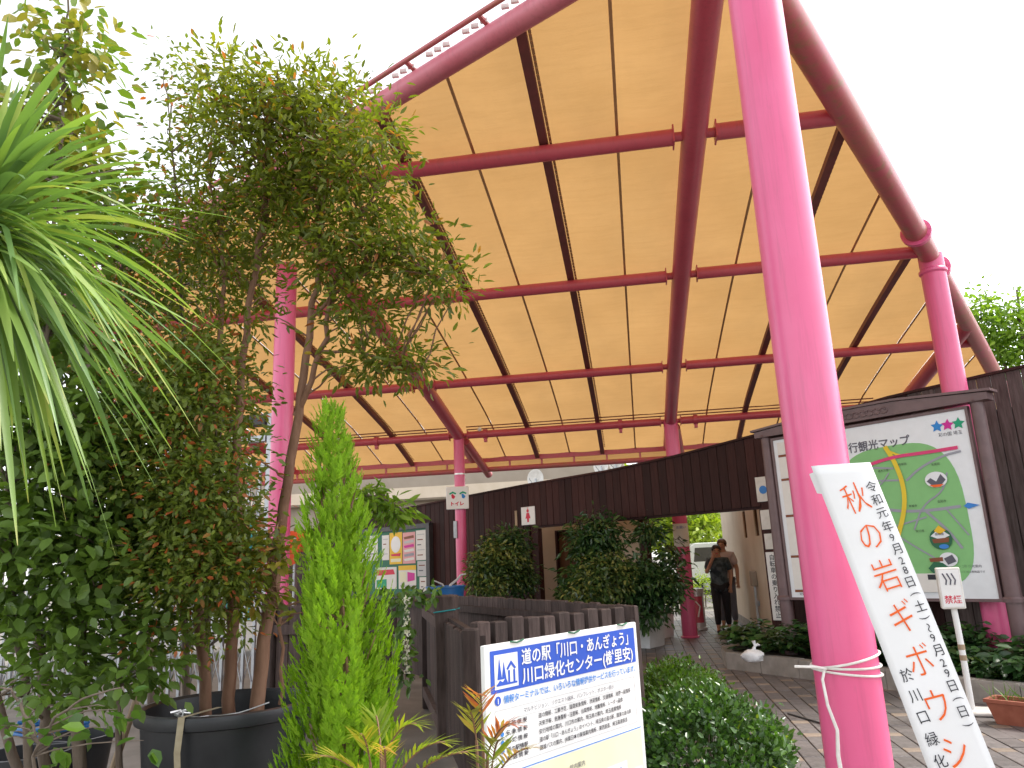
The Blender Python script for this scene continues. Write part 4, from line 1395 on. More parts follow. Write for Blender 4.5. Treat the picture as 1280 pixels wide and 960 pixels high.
tp = thing("terracotta_trough", "long terracotta trough planter at the kerb by the sign post", "planter", (3.013, 7.045, 0.000))
tp.rotation_euler = (0, 0, math.radians(-42))
MB().add([(-0.27, -0.09, 0), (0.27, -0.09, 0), (0.27, 0.09, 0), (-0.27, 0.09, 0), (-0.32, -0.125, 0.19), (0.32, -0.125, 0.19), (0.32, 0.125, 0.19), (-0.32, 0.125, 0.19),
          (-0.335, -0.14, 0.19), (0.335, -0.14, 0.19), (0.335, 0.14, 0.19), (-0.335, 0.14, 0.19), (-0.335, -0.14, 0.22), (0.335, -0.14, 0.22), (0.335, 0.14, 0.22), (-0.335, 0.14, 0.22),
          (-0.30, -0.105, 0.22), (0.30, -0.105, 0.22), (0.30, 0.105, 0.22), (-0.30, 0.105, 0.22), (-0.29, -0.10, 0.16), (0.29, -0.10, 0.16), (0.29, 0.10, 0.16), (-0.29, 0.10, 0.16)],
         [(3, 2, 1, 0)] + [(k + i, k + (i + 1) % 4, k + 4 + (i + 1) % 4, k + 4 + i) for k in (0, 4, 8, 12, 16) for i in range(4)]).build("trough", TERRA, tp)
MB().add([(-0.29, -0.10, 0.17), (0.29, -0.10, 0.17), (0.29, 0.10, 0.17), (-0.29, 0.10, 0.17)], [(0, 1, 2, 3)]).build("soil", SOIL, tp)

bag = thing("plastic_bag", "knotted white plastic bag lying among leaves on the kerb", "bag", (1.226, 9.558, 0.200))
random.seed(5)
vs_, fq = [], []
for i in range(10):
    th = PI * i / 9
    for k in range(16):
        a = 2 * PI * k / 16
        rr = (0.15 + 0.018 * math.sin(3 * a + i) + random.uniform(-0.008, 0.008)) * math.sin(th) ** 0.8
        if i > 6:
            rr *= 1.1
        vs_.append((rr * math.cos(a), rr * math.sin(a) * 0.8, 0.085 + 0.085 * math.cos(th)))
for i in range(9):
    for k in range(16):
        a, b = i * 16 + k, i * 16 + (k + 1) % 16
        fq.append((a, a + 16, b + 16, b))
MB().add(vs_, fq).build("body", BAGM, bag, True)
MB().tube([(0.02, 0, 0.16), (0.04, 0, 0.22), (0.03, 0, 0.28)], [0.03, 0.014, 0.028], 8).build("knot", BAGM, bag, True)
MB().tube([(0.04, 0, 0.21), (0.08, 0.0, 0.235), (0.11, 0.01, 0.22)], [0.014, 0.02, 0.008], 8).build("handle", BAGM, bag, True)

bag.scale = (0.85, 0.85, 0.85)
tp.scale = (0.88, 0.88, 0.88)

# dropped dark cable on the paving
cb = MB().tube([(1.230, 7.619, 0.008), (1.326, 7.403, 0.008), (1.440, 7.168, 0.008), (1.600, 7.037, 0.008)], 0.008, 6).build("cable", BLACKP)
tag(cb, "thin dark cable lying across the paving by near column", "cable")

# ================================================================== PLANTER BOXES, RED STAND, BLUE TUB
def planter(loc, rz, w, d, h, label):
    o = thing("planter_box", label, "planter", loc, rz, "white planter boxes by the passage")
    MB().add([(-w / 2 + .03, -d / 2 + .03, 0), (w / 2 - .03, -d / 2 + .03, 0), (w / 2 - .03, d / 2 - .03, 0), (-w / 2 + .03, d / 2 - .03, 0), (-w / 2, -d / 2, h), (w / 2, -d / 2, h), (w / 2, d / 2, h), (-w / 2, d / 2, h),
              (-w / 2 + .04, -d / 2 + .04, h), (w / 2 - .04, -d / 2 + .04, h), (w / 2 - .04, d / 2 - .04, h), (-w / 2 + .04, d / 2 - .04, h), (-w / 2 + .04, -d / 2 + .04, h - .06), (w / 2 - .04, -d / 2 + .04, h - .06), (w / 2 - .04, d / 2 - .04, h - .06), (-w / 2 + .04, d / 2 - .04, h - .06)],
             [(3, 2, 1, 0)] + [(k + i, k + (i + 1) % 4, k + 4 + (i + 1) % 4, k + 4 + i) for k in (0, 4, 8) for i in range(4)]).build("box", PLANTERW, o)
    MB().add([(-w / 2 + .04, -d / 2 + .04, h - .05), (w / 2 - .04, -d / 2 + .04, h - .05), (w / 2 - .04, d / 2 - .04, h - .05), (-w / 2 + .04, d / 2 - .04, h - .05)], [(0, 1, 2, 3)]).build("soil", SOIL, o)
    return o


PLA = (-0.28, 13.45, 0)
PLB = (0.22, 14.75, 0)
PLC = (-2.62, 13.75, 0)
planter(PLA, math.radians(-30), 1.15, 0.55, 0.50, "white planter box under the large dark shrub, nearer the camera")
planter(PLB, math.radians(-30), 0.55, 0.45, 0.52, "small white planter box beside the passage column")
planter(PLC, math.radians(-36), 1.0, 0.5, 0.50, "white planter box below the shrub beside the slim column")

rs = thing("red_stand", "silver and red cylindrical stand sign behind passage column", "stand", (1.074, 15.943, 0.000))
MB().lathe([(0.0, 0.003), (0.17, 0.003), (0.17, 0.05), (0.15, 0.06)], 24).build("base", SILVER, rs, True)
MB().lathe([(0.145, 0.06), (0.145, 0.70)], 24).build("drum", SILVER, rs, True)
MB().add([(0.1465 * math.cos(a), 0.1465 * math.sin(a), z) for a in [math.radians(225 + 10 * k) for k in range(10)] for z in (0.14, 0.64)], [(2 * k, 2 * k + 2, 2 * k + 3, 2 * k + 1) for k in range(9)]).build("print_panel", PINKD, rs)
MB().lathe([(0.147, 0.70), (0.16, 0.705), (0.16, 0.79), (0.0, 0.80)], 24).build("lid", SILVER, rs, True)
MB().tube([(-0.03, -0.149, 0.55), (0.05, -0.142, 0.45), (0.0, -0.149, 0.25)], 0.015, 8).build("print_mark", WHITE, rs)

CX, CY, CZ = (-2.964, 11.595, 1.074)
cart = thing("trolley", "low dark steel trolley carrying the blue tub behind the fence", "trolley", (CX, CY, 0), 0.2)
MB().box(-0.45, 0.45, -0.3, 0.3, CZ - 0.36, CZ - 0.32).build("deck", DARKST, cart)
for x in (-0.4, 0.4):
    for y in (-0.25, 0.25):
        MB().box(x - 0.02, x + 0.02, y - 0.02, y + 0.02, 0.0, CZ - 0.362).build("leg", DARKST, cart)
tub = thing("blue_tub", "blue plastic tub with a bent hose standing behind the timber fence", "tub", (CX, CY, CZ - 0.318), 0.2)
MB().lathe([(0.0, 0.0), (0.25, 0.0), (0.29, 0.36), (0.31, 0.36), (0.31, 0.385), (0.28, 0.385), (0.26, 0.08), (0.0, 0.07)], 28).build("shell", BLUEP, tub, True)
MB().tube([(0.0, -0.1, 0.1), (0.08, -0.05, 0.40), (0.18, 0.0, 0.47), (0.24, 0.0, 0.54), (0.32, 0.0, 0.55)], [0.02, 0.02, 0.018, 0.016, 0.010], 8).build("hose", LGREYP, tub, True)
MB().tube([(0.1, 0.1, 0.1), (-0.05, 0.05, 0.41), (-0.2, 0.02, 0.48)], [0.015, 0.015, 0.008], 8).build("hose", LGREYP, tub, True)

# ================================================================== ROOF DISHES BEYOND THE WALL
for i, (p, r, lb) in enumerate((((-3.102, 23.873, 3.988), 0.30, "pale roof dish beside corner of beige building"), ((-0.996, 24.124, 4.300), 0.26, "left of two pale roof dishes above the plank wall"), ((-0.534, 24.182, 4.356), 0.22, "right of two pale roof dishes above the plank wall"))):
    o = thing("roof_dish", lb, "dish", (p[0], p[1], 0.0), math.radians(-25), "pale dishes showing over the plank wall")
    zc = p[2] + 0.05
    MB().tube([(0, 0.08, 0), (0, 0.08, zc)], 0.035, 8).build("mast", GREYST, o)
    prof = [(0.001, 0.10), (r * 0.4, 0.085), (r * 0.75, 0.05), (r, 0.0), (r + 0.01, 0.0), (r * 0.75, 0.065), (r * 0.4, 0.10), (0.001, 0.115)]
    m = MB().lathe(prof, 24)
    m.v = [(x, -z + 0.06, y + zc) for x, y, z in [(a, b, -c_) for a, b, c_ in m.v]]
    m.build("dish", OFFW, o, True)
    MB().tube([(0, -0.02, zc - r * 0.8), (0, -0.28, zc - 0.05), (0, -0.3, zc)], 0.014, 6).build("feed_arm", GREYST, o)

# ================================================================== FOLDING GATE, STALL BEYOND IT
gate = thing("folding_gate", "tall grey steel folding lattice gate left of pink column", "gate", (-4.22, 8.3, 0))
GH = 3.32
MB().box(-0.05, 0.05, -0.05, 0.05, -0.03, GH, 0.006).build("gate_post", GREYST, gate)
bar_m = MB().box(-0.016, 0.016, -0.018, 0.018, 0.06, 2.66).mesh("upright", GREYST)
lat_m = MB().box(-0.004, 0.004, -0.006, 0.006, -0.235, 0.235).mesh("lattice_bar", GREYST)
for k in range(34):
    o = link("upright", bar_m, gate)
    o.location = (-0.14 - k * 0.128, 0, 0)
for k in range(33):
    for zc in (0.5, 1.4, 2.35):
        for s2 in (-1, 1):
            o = link("lattice_bar", lat_m, gate)
            o.location = (-0.14 - (k + 0.5) * 0.128, 0.026 * s2, zc)
            o.rotation_euler = (0, s2 * math.atan2(0.128, 0.46), 0)
            o.scale = (1, 1, 0.97)
MB().box(-4.6, -0.06, -0.05, 0.05, 2.67, 2.73).build("top_rail", GREYST, gate)
MB().box(-0.9, -0.06, -0.09, 0.09, 3.18, 3.30).build("gate_header", DARKST, gate)
MB().box(-0.9, -0.06, -0.06, 0.06, 2.98, 3.05).build("gate_header", GREYST, gate)

st = thing("market_stall", "stall with orange red awning seen through the folding gate", "stall", (-8.0, 14.2, 0), math.radians(12))
for x in (-1.4, 1.4):
    for y in (-0.7, 0.7):
        MB().tube([(x, y, 0), (x, y, 2.1)], 0.025, 8).build("pole", GREYST, st)
MB().add([(-1.5, -0.8, 1.85), (1.5, -0.8, 1.85), (1.5, 0.0, 2.25), (-1.5, 0.0, 2.25), (1.5, 0.8, 1.85), (-1.5, 0.8, 1.85)], [(0, 1, 2, 3), (3, 2, 4, 5)]).build("awning", AWN, st)
for k in range(10):
    x = -1.5 + k * 0.3
    MB().prism([(x + 0.005, 1.85), (x + 0.295, 1.85), (x + 0.295, 1.62), (x + 0.15, 1.56), (x + 0.005, 1.62)][::-1], -0.815, -0.805).build("valance_flap", AWN if k % 2 else CARPAPER, st)
MB().box(-1.35, 1.35, -0.6, 0.5, 0.72, 0.77).build("table_top", OFFW, st)
MB().box(-1.35, 1.35, -0.61, -0.602, 0.15, 0.718).build("table_skirt", CARPAPER, st)
tb = thing("standing_flag", "teal vertical flag on a pole beyond the folding gate", "flag", (-7.0, 12.2, 0))
MB().tube([(0, 0, 0), (0, 0, 2.5)], 0.014, 8).build("pole", GREYST, tb)
MB().box(0.02, 0.5, -0.004, 0.004, 0.7, 2.42).build("cloth", TEAL, tb)

# ================================================================== VAN BEYOND THE PASSAGE
van = thing("parked_van", "pale van parked beyond the passage hedge", "van", (3.6, 31.0, 0), math.radians(4))
side_p = [(-1.7, 0.32), (1.68, 0.32), (1.72, 0.9), (1.62, 1.12), (1.18, 1.80), (0.95, 1.88), (-1.5, 1.88), (-1.68, 1.75), (-1.73, 0.9)]
bo = MB().prism(side_p, -0.74, 0.74).build("body", VANP, van)
bv = bo.modifiers.new("bevel", 'BEVEL')
bv.width = 0.05
bv.segments = 3
for sy in (-1, 1):
    y0 = 0.742 * sy
    for poly in ([(1.48, 1.18), (1.12, 1.70), (0.52, 1.70), (0.52, 1.18)], [(0.44, 1.18), (0.44, 1.70), (-0.48, 1.70), (-0.48, 1.18)], [(-0.56, 1.18), (-0.56, 1.70), (-1.5, 1.70), (-1.58, 1.18)]):
        MB().prism(poly, y0 - 0.006, y0 + 0.006).build("side_window", GLASSD, van)
    for x in (-1.15, 1.12):
        w = MB().tube([(x, sy * 0.60, 0.29), (x, sy * 0.762, 0.29)], 0.29, 24).build("wheel", TYRE, van)
        MB().tube([(x, sy * 0.755, 0.29), (x, sy * 0.772, 0.29)], 0.17, 18).build("rim", GREYST, w)
    d_ = MB().box(0.47, 0.482, y0 - 0.004, y0 + 0.004, 0.42, 1.74).build("door_line", DARKST, van)
    MB().box(0.25, 0.40, y0 - 0.018 if sy < 0 else y0, y0 if sy < 0 else y0 + 0.018, 1.0, 1.04).build("door_handle", DARKST, van)
MB().add([(1.60, -0.62, 1.20), (1.60, 0.62, 1.20), (1.26, 0.55, 1.72), (1.26, -0.55, 1.72)], [(0, 1, 2, 3)]).build("windscreen", GLASSD, van)
for sy in (-1, 1):
    MB().sphere((1.68, sy * 0.55, 0.80), (0.05, 0.12, 0.09)).build("headlight", SILVER, van)
MB().box(1.70, 1.78, -0.72, 0.72, 0.30, 0.52, 0.02).build("bumper", VANP, van)

# ================================================================== PEOPLE IN THE PASSAGE
def skin_obj(name, verts, edges, radii, mat, parent, sub=2):
    me = bpy.data.meshes.new(name)
    me.from_pydata(verts, edges, [])
    me.materials.append(mat)
    o = link(name, me, parent)
    sk = o.modifiers.new("skin", 'SKIN')
    sk.use_smooth_shade = True
    lay = me.skin_vertices[0].data
    for i, r in enumerate(radii):
        lay[i].radius = r if hasattr(r, '__len__') else (r, r)
        lay[i].use_root = (i == 0)
    ss = o.modifiers.new("subdivision", 'SUBSURF')
    ss.levels = ss.render_levels = sub
    return o


def hand(verts, edges, radii, wi, d, side):
    """palm with four fingers and a thumb from wrist vertex wi, pointing along d"""
    d = Vector(d).normalized()
    w = Vector(verts[wi])
    sd = d.cross(Vector(side)).normalized()
    pm = w + d * 0.055
    verts.append(tuple(pm)); radii.append((0.033, 0.017)); edges.append((wi, len(verts) - 1))
    pi_ = len(verts) - 1
    curl = Vector(side).normalized() * 0.012
    for k, L in zip((-1.5, -0.5, 0.5, 1.5), (0.058, 0.072, 0.068, 0.052)):
        a = pm + sd * (k * 0.019) + d * 0.04
        b = a + d * L * 0.55 + curl
        verts.append(tuple(a)); radii.append(0.0095); edges.append((pi_, len(verts) - 1))
        verts.append(tuple(b)); radii.append(0.0075); edges.append((len(verts) - 2, len(verts) - 1))
    a = w + d * 0.03 + sd * 0.038
    verts.append(tuple(a)); radii.append(0.011); edges.append((wi, len(verts) - 1))
    b = a + d * 0.04 + sd * 0.012
    verts.append(tuple(b)); radii.append(0.009); edges.append((len(verts) - 2, len(verts) - 1))


def person(label, loc, rz, H, top_mat, leg_mat, hair_mat, armR, armL, tunic, group):
    """armR / armL: elbow, wrist, hand direction in metres for a 1.60 m figure facing -y"""
    k = H / 1.60
    o = thing("person", label, "person", loc, rz, group)
    o.scale = (k, k, k)
    v = [(0, 0, .90), (0, .005, 1.06), (0, -.01, 1.23), (0, 0, 1.345), (0, -.008, 1.405), (0, -.02, 1.455), (0, -.022, 1.515), (0, -.008, 1.565)]
    r = [(.135, .10), (.118, .09), (.145, .10), (.075, .06), (.05, .05), (.064, .075), (.078, .092), (.062, .075)]
    e = [(0, 1), (1, 2), (2, 3), (3, 4), (4, 5), (5, 6), (6, 7)]

    def add(p, rad, par):
        v.append(p); r.append(rad); e.append((par, len(v) - 1))
        return len(v) - 1
    add((0, -.115, 1.495), .011, 6)      # nose
    for s2, arm in ((-1, armR), (1, armL)):
        sh_ = add((s2 * .155, 0, 1.315), .058, 3)
        el = add(arm[0], .042, sh_)
        wr = add(arm[1], .028, el)
        hand(v, e, r, wr, arm[2], arm[3])
    legs = []
    for s2, st_ in ((-1, -0.05), (1, 0.06)):
        hp = add((s2 * .085, 0, .84), (.092, .095), 0)
        kn = add((s2 * .095, st_ * 0.5 - 0.015, .46), .060, hp)
        an = add((s2 * .10, st_ + .01, .085), .038, kn)
        to = add((s2 * .115, st_ - .12, .03), (.04, .028), an)
        legs.append((hp, kn, an, to))
    skin_obj("body", v, e, r, SKIN, o)
    # clothing: slightly larger shells over the same joints
    sh0 = [i for i, p in enumerate(v) if abs(abs(p[0]) - .155) < 1e-6 and abs(p[2] - 1.315) < 1e-6]
    hem = 0.72 if tunic else 0.80
    tv = [(0, 0, .98), (0, 0, hem), (0, .005, 1.10), (0, -.01, 1.24), (0, 0, 1.325), (0, 0.008, 1.375)]
    tr_ = [(.168, .135), (.195 if tunic else .165, .15 if tunic else .125), (.155, .125), (.172, .128), (.115, .088), (.078, .068)]
    te = [(0, 1), (0, 2), (2, 3), (3, 4), (4, 5)]
    for s2, arm in ((-1, armR), (1, armL)):
        tv.append((s2 * .16, 0, 1.315)); tr_.append(.077); te.append((4, len(tv) - 1))
        a, b = Vector((s2 * .16, 0, 1.315)), Vector(arm[0])
        q = a.lerp(b, 0.75)
        tv.append(tuple(q)); tr_.append(.070); te.append((len(tv) - 2, len(tv) - 1))
    skin_obj("shirt", tv, te, tr_, top_mat, o)
    lv = [(0, 0, .90)]
    lr = [(.142, .115)]
    le = []
    for hp, kn, an, to in legs:
        lv.append(v[hp]); lr.append((.102, .108)); le.append((0, len(lv) - 1))
        lv.append(v[kn]); lr.append(.076); le.append((len(lv) - 2, len(lv) - 1))
        q = Vector(v[kn]).lerp(Vector(v[an]), 0.88)
        lv.append(tuple(q)); lr.append(.056); le.append((len(lv) - 2, len(lv) - 1))
    skin_obj("trousers", lv, le, lr, leg_mat, o)
    for hp, kn, an, to in legs:
        a = v[an]
        MB().sphere((a[0] + 0.006, a[1] - 0.06, 0.034), (.048, .125, .034), 14, 8).build("shoe", PANTS, o, True)
    # hair cap, ears, eyes and mouth
    hm = MB().sphere((0, 0.012, 1.535), (.092, .108, .090), 16, 10)
    hm.f = [f for f in hm.f if sum(hm.v[i][2] for i in f) / len(f) > 1.50 - 0.10 * (1 if sum(hm.v[i][1] for i in f) / len(f) > 0.0 else -0.42)]
    hr = hm.build("hair", hair_mat, o, True)
    for s2 in (-1, 1):
        MB().sphere((s2 * .080, .0, 1.487), (.011, .02, .028), 8, 6).build("ear", SKIN, o, True)
        MB().sphere((s2 * .031, -.104, 1.508), (.011, .007, .007), 8, 6).build("eye", HAIR, o, True)
    MB().sphere((0, -.098, 1.452), (.022, .008, .006), 8, 6).build("mouth", RED, o, True)
    return o


WX, WY, _z = (1.484, 15.174, 0.000)
person("person in dark slate tunic and black trousers with hand raised to mouth", (WX, WY, 0), math.radians(-4), 1.60, TUNIC, PANTS, HAIR,
       ((-.225, -.03, 1.09), (-.085, -.165, 1.375), (0.25, 0.0, 1.0), (0, -1, 0)),
       ((.225, .03, 1.06), (.19, -.06, .85), (-0.1, -0.2, -1), (0, -1, 0)), True, None)
person("person in faded pink shirt standing behind the one in slate tunic", (WX + 0.19, WY + 0.75, 0), math.radians(-18), 1.72, SHIRT, GREYC, HAIRG,
       ((-.225, .02, 1.06), (-.22, -.06, .84), (0, -0.15, -1), (0, -1, 0)),
       ((.225, .03, 1.06), (.235, -.05, .84), (0, -0.15, -1), (0, -1, 0)), False, None)


# ================================================================== PLANTS
random.seed(3)


def red_tips(p):
    """a share p of the leaves, mostly those at the shoot ends, are red"""
    def fn(t, pos, off, n):
        end = np.linalg.norm(off, axis=1)
        t = t * 0.72
        red = (rng.random(n) < p) & (end > 1.25)
        t[red] = rng.uniform(0.8, 1.0, red.sum())
        return t
    return fn


def stem_mb(paths):
    m = MB()
    for pts, r0, r1 in paths:
        n = len(pts)
        m.tube(pts, [r0 + (r1 - r0) * i / (n - 1) for i in range(n)], 10)
    return m


def spline(pts, n=5, wob=0.012):
    out = []
    P = [Vector(p) for p in pts]
    for i in range(len(P) - 1):
        p0, p1, p2, p3 = P[max(i - 1, 0)], P[i], P[i + 1], P[min(i + 2, len(P) - 1)]
        for k in range(n):
            t = k / n
            q = 0.5 * ((2 * p1) + (-p0 + p2) * t + (2 * p0 - 5 * p1 + 4 * p2 - p3) * t * t + (-p0 + 3 * p1 - 3 * p2 + p3) * t ** 3)
            out.append(q + Vector((random.uniform(-wob, wob), random.uniform(-wob, wob), 0)))
    out.append(P[-1])
    return out


def tree(name, label, cat, base, stems, blobs, clusters, per, spread, ll, lw, leaf, bark, tint=None, droop=0.25, twig=0.006, twl=140, shape='leaf', group=None):
    t = thing(name, label, cat, base, 0, group)
    B = Vector(base)
    loc = [([p - B for p in spline(pts)], r0, r1) for pts, r0, r1 in stems]
    tm = stem_mb(loc)
    bl = [(np.array(c) - np.array(base), np.array(r), w) for c, r, w in blobs]
    crown, cc = canopy_leaves("crown", bl, clusters, per, spread, ll, lw, leaf, t, tint, droop, shape)
    tm.build("trunk", bark, t, True)
    bm_ = MB()
    twigs(bm_, [s2[0] for s2 in loc], cc, twig, twl)
    bm_.build("branches", bark, t, True)
    return t


# ---- potted crape myrtle: black tub, three trunks, crown spreading to the right
POT = Vector((-2.256, 4.030, 0.720))
pot = thing("plant_tub", "large round black tub holding the three stemmed tree", "tub", (POT.x, POT.y, 0))
MB().lathe([(0.0, 0.0), (0.34, 0.0), (0.36, 0.02), (0.425, 0.66), (0.455, 0.67), (0.462, 0.70), (0.455, 0.725), (0.43, 0.728), (0.415, 0.715), (0.40, 0.60), (0.0, 0.585)], 48).build("shell", BLACKP, pot, True)
MB().lathe([(0.0, 0.625), (0.2, 0.632), (0.404, 0.615)], 32).build("soil", SOIL, pot, True)
pot.scale = (1, 1, 1.075)
sl = thing("tie_strap", "tan strap hanging over rim of the black tub", "strap", (POT.x + 0.02, POT.y - 0.46, 0.753))
MB().add([(-0.018, 0.35, 0.02), (0.018, 0.35, 0.02), (0.018, 0.0, 0.035), (-0.018, 0.0, 0.035), (0.012, -0.012, -0.12), (-0.022, -0.012, -0.12), (0.018, 0.018, -0.40), (-0.014, 0.018, -0.40)], [(0, 1, 2, 3), (3, 2, 4, 5), (5, 4, 6, 7)]).build("strap", STRAP, sl)
wr_ = thing("wire_tie", "shiny foil wrapped wire lying in the black tub", "wire", (POT.x - 0.05, POT.y - 0.20, 0.70))
MB().tube(bent((-0.12, 0, 0.05), (0.34, 0.1, 0.09), 8, 0.025, 0.03), 0.0035, 6).build("wire", SILVER, wr_, True)
MB().tube([(-0.11 + random.uniform(-.05, .05), random.uniform(-.04, .04), 0.02 + random.uniform(0, .06)) for _ in range(16)], 0.006, 5).build("foil_knot", SILVER, wr_, True)

mb0 = (POT.x, POT.y, 0.60)
stems = [
    ([(POT.x + 0.16, POT.y + 0.02, 0.60), (-2.084, 4.081, 1.089), (-1.963, 4.007, 1.691), (-1.826, 3.882, 2.299), (-1.713, 3.774, 2.820), (-1.612, 3.685, 3.253), (-1.583, 3.563, 3.778)], 0.042, 0.008),
    ([(POT.x - 0.01, POT.y + 0.02, 0.60), (-2.244, 4.034, 1.182), (-2.204, 3.946, 1.789), (-2.181, 3.879, 2.512), (-2.037, 3.741, 3.178), (-1.926, 3.630, 3.712), (-1.913, 3.524, 4.160)], 0.036, 0.007),
    ([(POT.x - 0.15, POT.y + 0.05, 0.60), (-2.455, 4.074, 1.099), (-2.469, 3.996, 1.626), (-2.368, 3.892, 2.340), (-2.251, 3.775, 3.116), (-2.317, 3.679, 3.687)], 0.034, 0.007),
    ([(-1.826, 3.882, 2.299), (-1.645, 3.778, 2.628), (-1.535, 3.702, 3.013), (-1.351, 3.603, 3.329), (-1.213, 3.574, 3.537)], 0.018, 0.006),
    ([(-1.713, 3.774, 2.820), (-1.430, 3.672, 2.991), (-1.129, 3.654, 3.044), (-0.890, 3.668, 2.923)], 0.012, 0.004),
    ([(-1.645, 3.778, 2.628), (-1.439, 3.763, 2.606), (-1.250, 3.810, 2.534), (-1.106, 3.855, 2.442)], 0.009, 0.003),
    ([(-1.907, 3.953, 1.952), (-1.984, 3.818, 2.031), (-2.056, 3.685, 2.105)], 0.008, 0.003),
]
blobs = [
    ((-1.597, 3.590, 3.872), (0.42, 0.38, 0.30), 10), ((-1.927, 3.565, 3.981), (0.34, 0.36, 0.30), 7), ((-1.320, 3.551, 3.563), (0.26, 0.30, 0.28), 7), ((-1.986, 3.709, 3.558), (0.36, 0.36, 0.32), 7),
    ((-1.420, 3.643, 3.119), (0.30, 0.28, 0.24), 8), ((-1.147, 3.641, 3.087), (0.20, 0.22, 0.16), 4), ((-0.954, 3.660, 2.914), (0.14, 0.14, 0.07), 2.2), ((-1.381, 3.727, 2.796), (0.17, 0.2, 0.09), 2.4),
    ((-1.206, 3.814, 2.545), (0.17, 0.16, 0.06), 2.2), ((-1.425, 3.786, 2.520), (0.12, 0.14, 0.06), 1.0), ((-2.247, 3.801, 3.225), (0.30, 0.34, 0.34), 6), ((-2.049, 3.501, 4.165), (0.20, 0.24, 0.13), 2), ((-1.713, 3.567, 4.106), (0.30, 0.26, 0.12), 3.5),
    ((-2.377, 3.885, 2.576), (0.26, 0.30, 0.30), 4), ((-2.269, 3.654, 3.823), (0.26, 0.3, 0.3), 2.6), ((-2.489, 3.753, 3.487), (0.28, 0.3, 0.3), 3), ((-2.159, 3.854, 1.337), (0.20, 0.12, 0.14), 1.4), ((-2.194, 3.731, 1.609), (0.24, 0.14, 0.2), 2.0), ((-1.763, 3.607, 3.479), (0.3, 0.3, 0.3), 5), ((-1.977, 3.751, 2.743), (0.14, 0.18, 0.18), 1.0),
]


def myrtle_tint(t, pos, off, n):
    t = t * 0.55
    hi = np.clip((pos[:, 2] - 2.9) / 0.8, 0, 1)          # young leaves at the top of the crown are yellower
    t = t + hi * rng.random(n) * 0.32
    red = rng.random(n) < 0.07
    t[red] = rng.uniform(0.8, 1.0, red.sum())
    return np.clip(t, 0, 1)


tree("crape_myrtle", "tall three stemmed tree in black tub with feathery green crown", "tree", mb0, stems, blobs, 660, 24, 0.088, 0.060, 0.022, L_MYRTLE, BARKR, myrtle_tint, 0.2, 0.0045, 260)
# hanging spray at mid height right of the conifer
tree("leaf_spray", "arching green leaf spray beside the conifer tip", "shrub", (-1.778, 4.354, 1.232), [([(-1.778, 4.354, 1.232), (-1.761, 4.280, 1.553), (-1.665, 4.180, 1.811), (-1.461, 4.150, 1.853), (-1.309, 4.196, 1.757)], 0.010, 0.003)],
     [((-1.498, 4.146, 1.846), (0.12, 0.12, 0.05), 3), ((-1.367, 4.185, 1.769), (0.09, 0.1, 0.05), 2)], 30, 12, 0.035, 0.085, 0.028, L_FAR, BARK, None, 0.5, 0.003, 26)
tree("young_shrub", "thin leafy shoot in front of pink column above tub rim", "shrub", (-1.943, 4.025, 0.765), [([(-1.943, 4.025, 0.765), (-1.887, 3.861, 1.267), (-1.903, 3.737, 1.555), (-1.820, 3.711, 1.715)], 0.010, 0.004), ([(-1.887, 3.861, 1.267), (-1.716, 3.827, 1.304), (-1.651, 3.852, 1.240)], 0.006, 0.003)],
     [((-1.861, 3.744, 1.554), (0.14, 0.14, 0.13), 4), ((-1.707, 3.838, 1.262), (0.07, 0.08, 0.05), 1.2), ((-1.971, 3.770, 1.375), (0.12, 0.12, 0.10), 2.5)], 34, 9, 0.05, 0.06, 0.036, L_MYRTLE, BARKR, None, 0.2, 0.0035, 34)

# ---- red tipped shrub tree left of the tub
rb = Vector((-2.837, 4.568, 0.097))
rbase = (rb.x, rb.y, 0)
stems = [
    ([rbase, (-2.786, 4.446, 1.069), (-2.807, 4.257, 1.838), (-2.733, 4.159, 2.723), (-2.697, 4.011, 3.359), (-2.692, 3.847, 4.045)], 0.026, 0.006),
    ([(rb.x - 0.15, rb.y + 0.1, 0), (-3.096, 4.477, 1.170), (-3.075, 4.268, 2.051), (-3.170, 4.137, 2.966), (-3.056, 3.963, 3.763)], 0.024, 0.006),
    ([(rb.x + 0.15, rb.y + 0.1, 0), (-2.625, 4.426, 1.255), (-2.508, 4.283, 1.921), (-2.518, 4.120, 2.593)], 0.02, 0.005),
]
blobs = [
    ((-2.738, 4.143, 1.923), (0.50, 0.42, 0.34), 10), ((-2.656, 4.120, 2.503), (0.50, 0.42, 0.40), 10), ((-3.042, 4.096, 2.785), (0.50, 0.42, 0.50), 9), ((-2.805, 4.088, 3.402), (0.46, 0.4, 0.40), 7), ((-3.239, 4.075, 3.611), (0.42, 0.4, 0.40), 5),
    ((-2.627, 3.961, 4.045), (0.22, 0.3, 0.26), 1.6), ((-2.661, 3.829, 4.572), (0.10, 0.15, 0.16), 0.6), ((-2.538, 4.244, 1.633), (0.36, 0.34, 0.26), 6), ((-3.137, 4.249, 1.660), (0.40, 0.36, 0.28), 5), ((-2.527, 3.905, 4.341), (0.14, 0.16, 0.18), 0.9), ((-2.723, 4.315, 1.218), (0.36, 0.30, 0.18), 2.2), ((-2.146, 3.558, 1.927), (0.22, 0.16, 0.24), 4.5), ((-2.304, 3.619, 1.572), (0.36, 0.16, 0.22), 7), ((-2.084, 3.665, 1.523), (0.15, 0.14, 0.18), 1.6), ((-2.326, 3.765, 1.167), (0.32, 0.14, 0.14), 1.4), ((-2.254, 3.522, 2.436), (0.26, 0.16, 0.30), 4.5), ((-2.488, 3.563, 2.116), (0.34, 0.18, 0.34), 6),
]
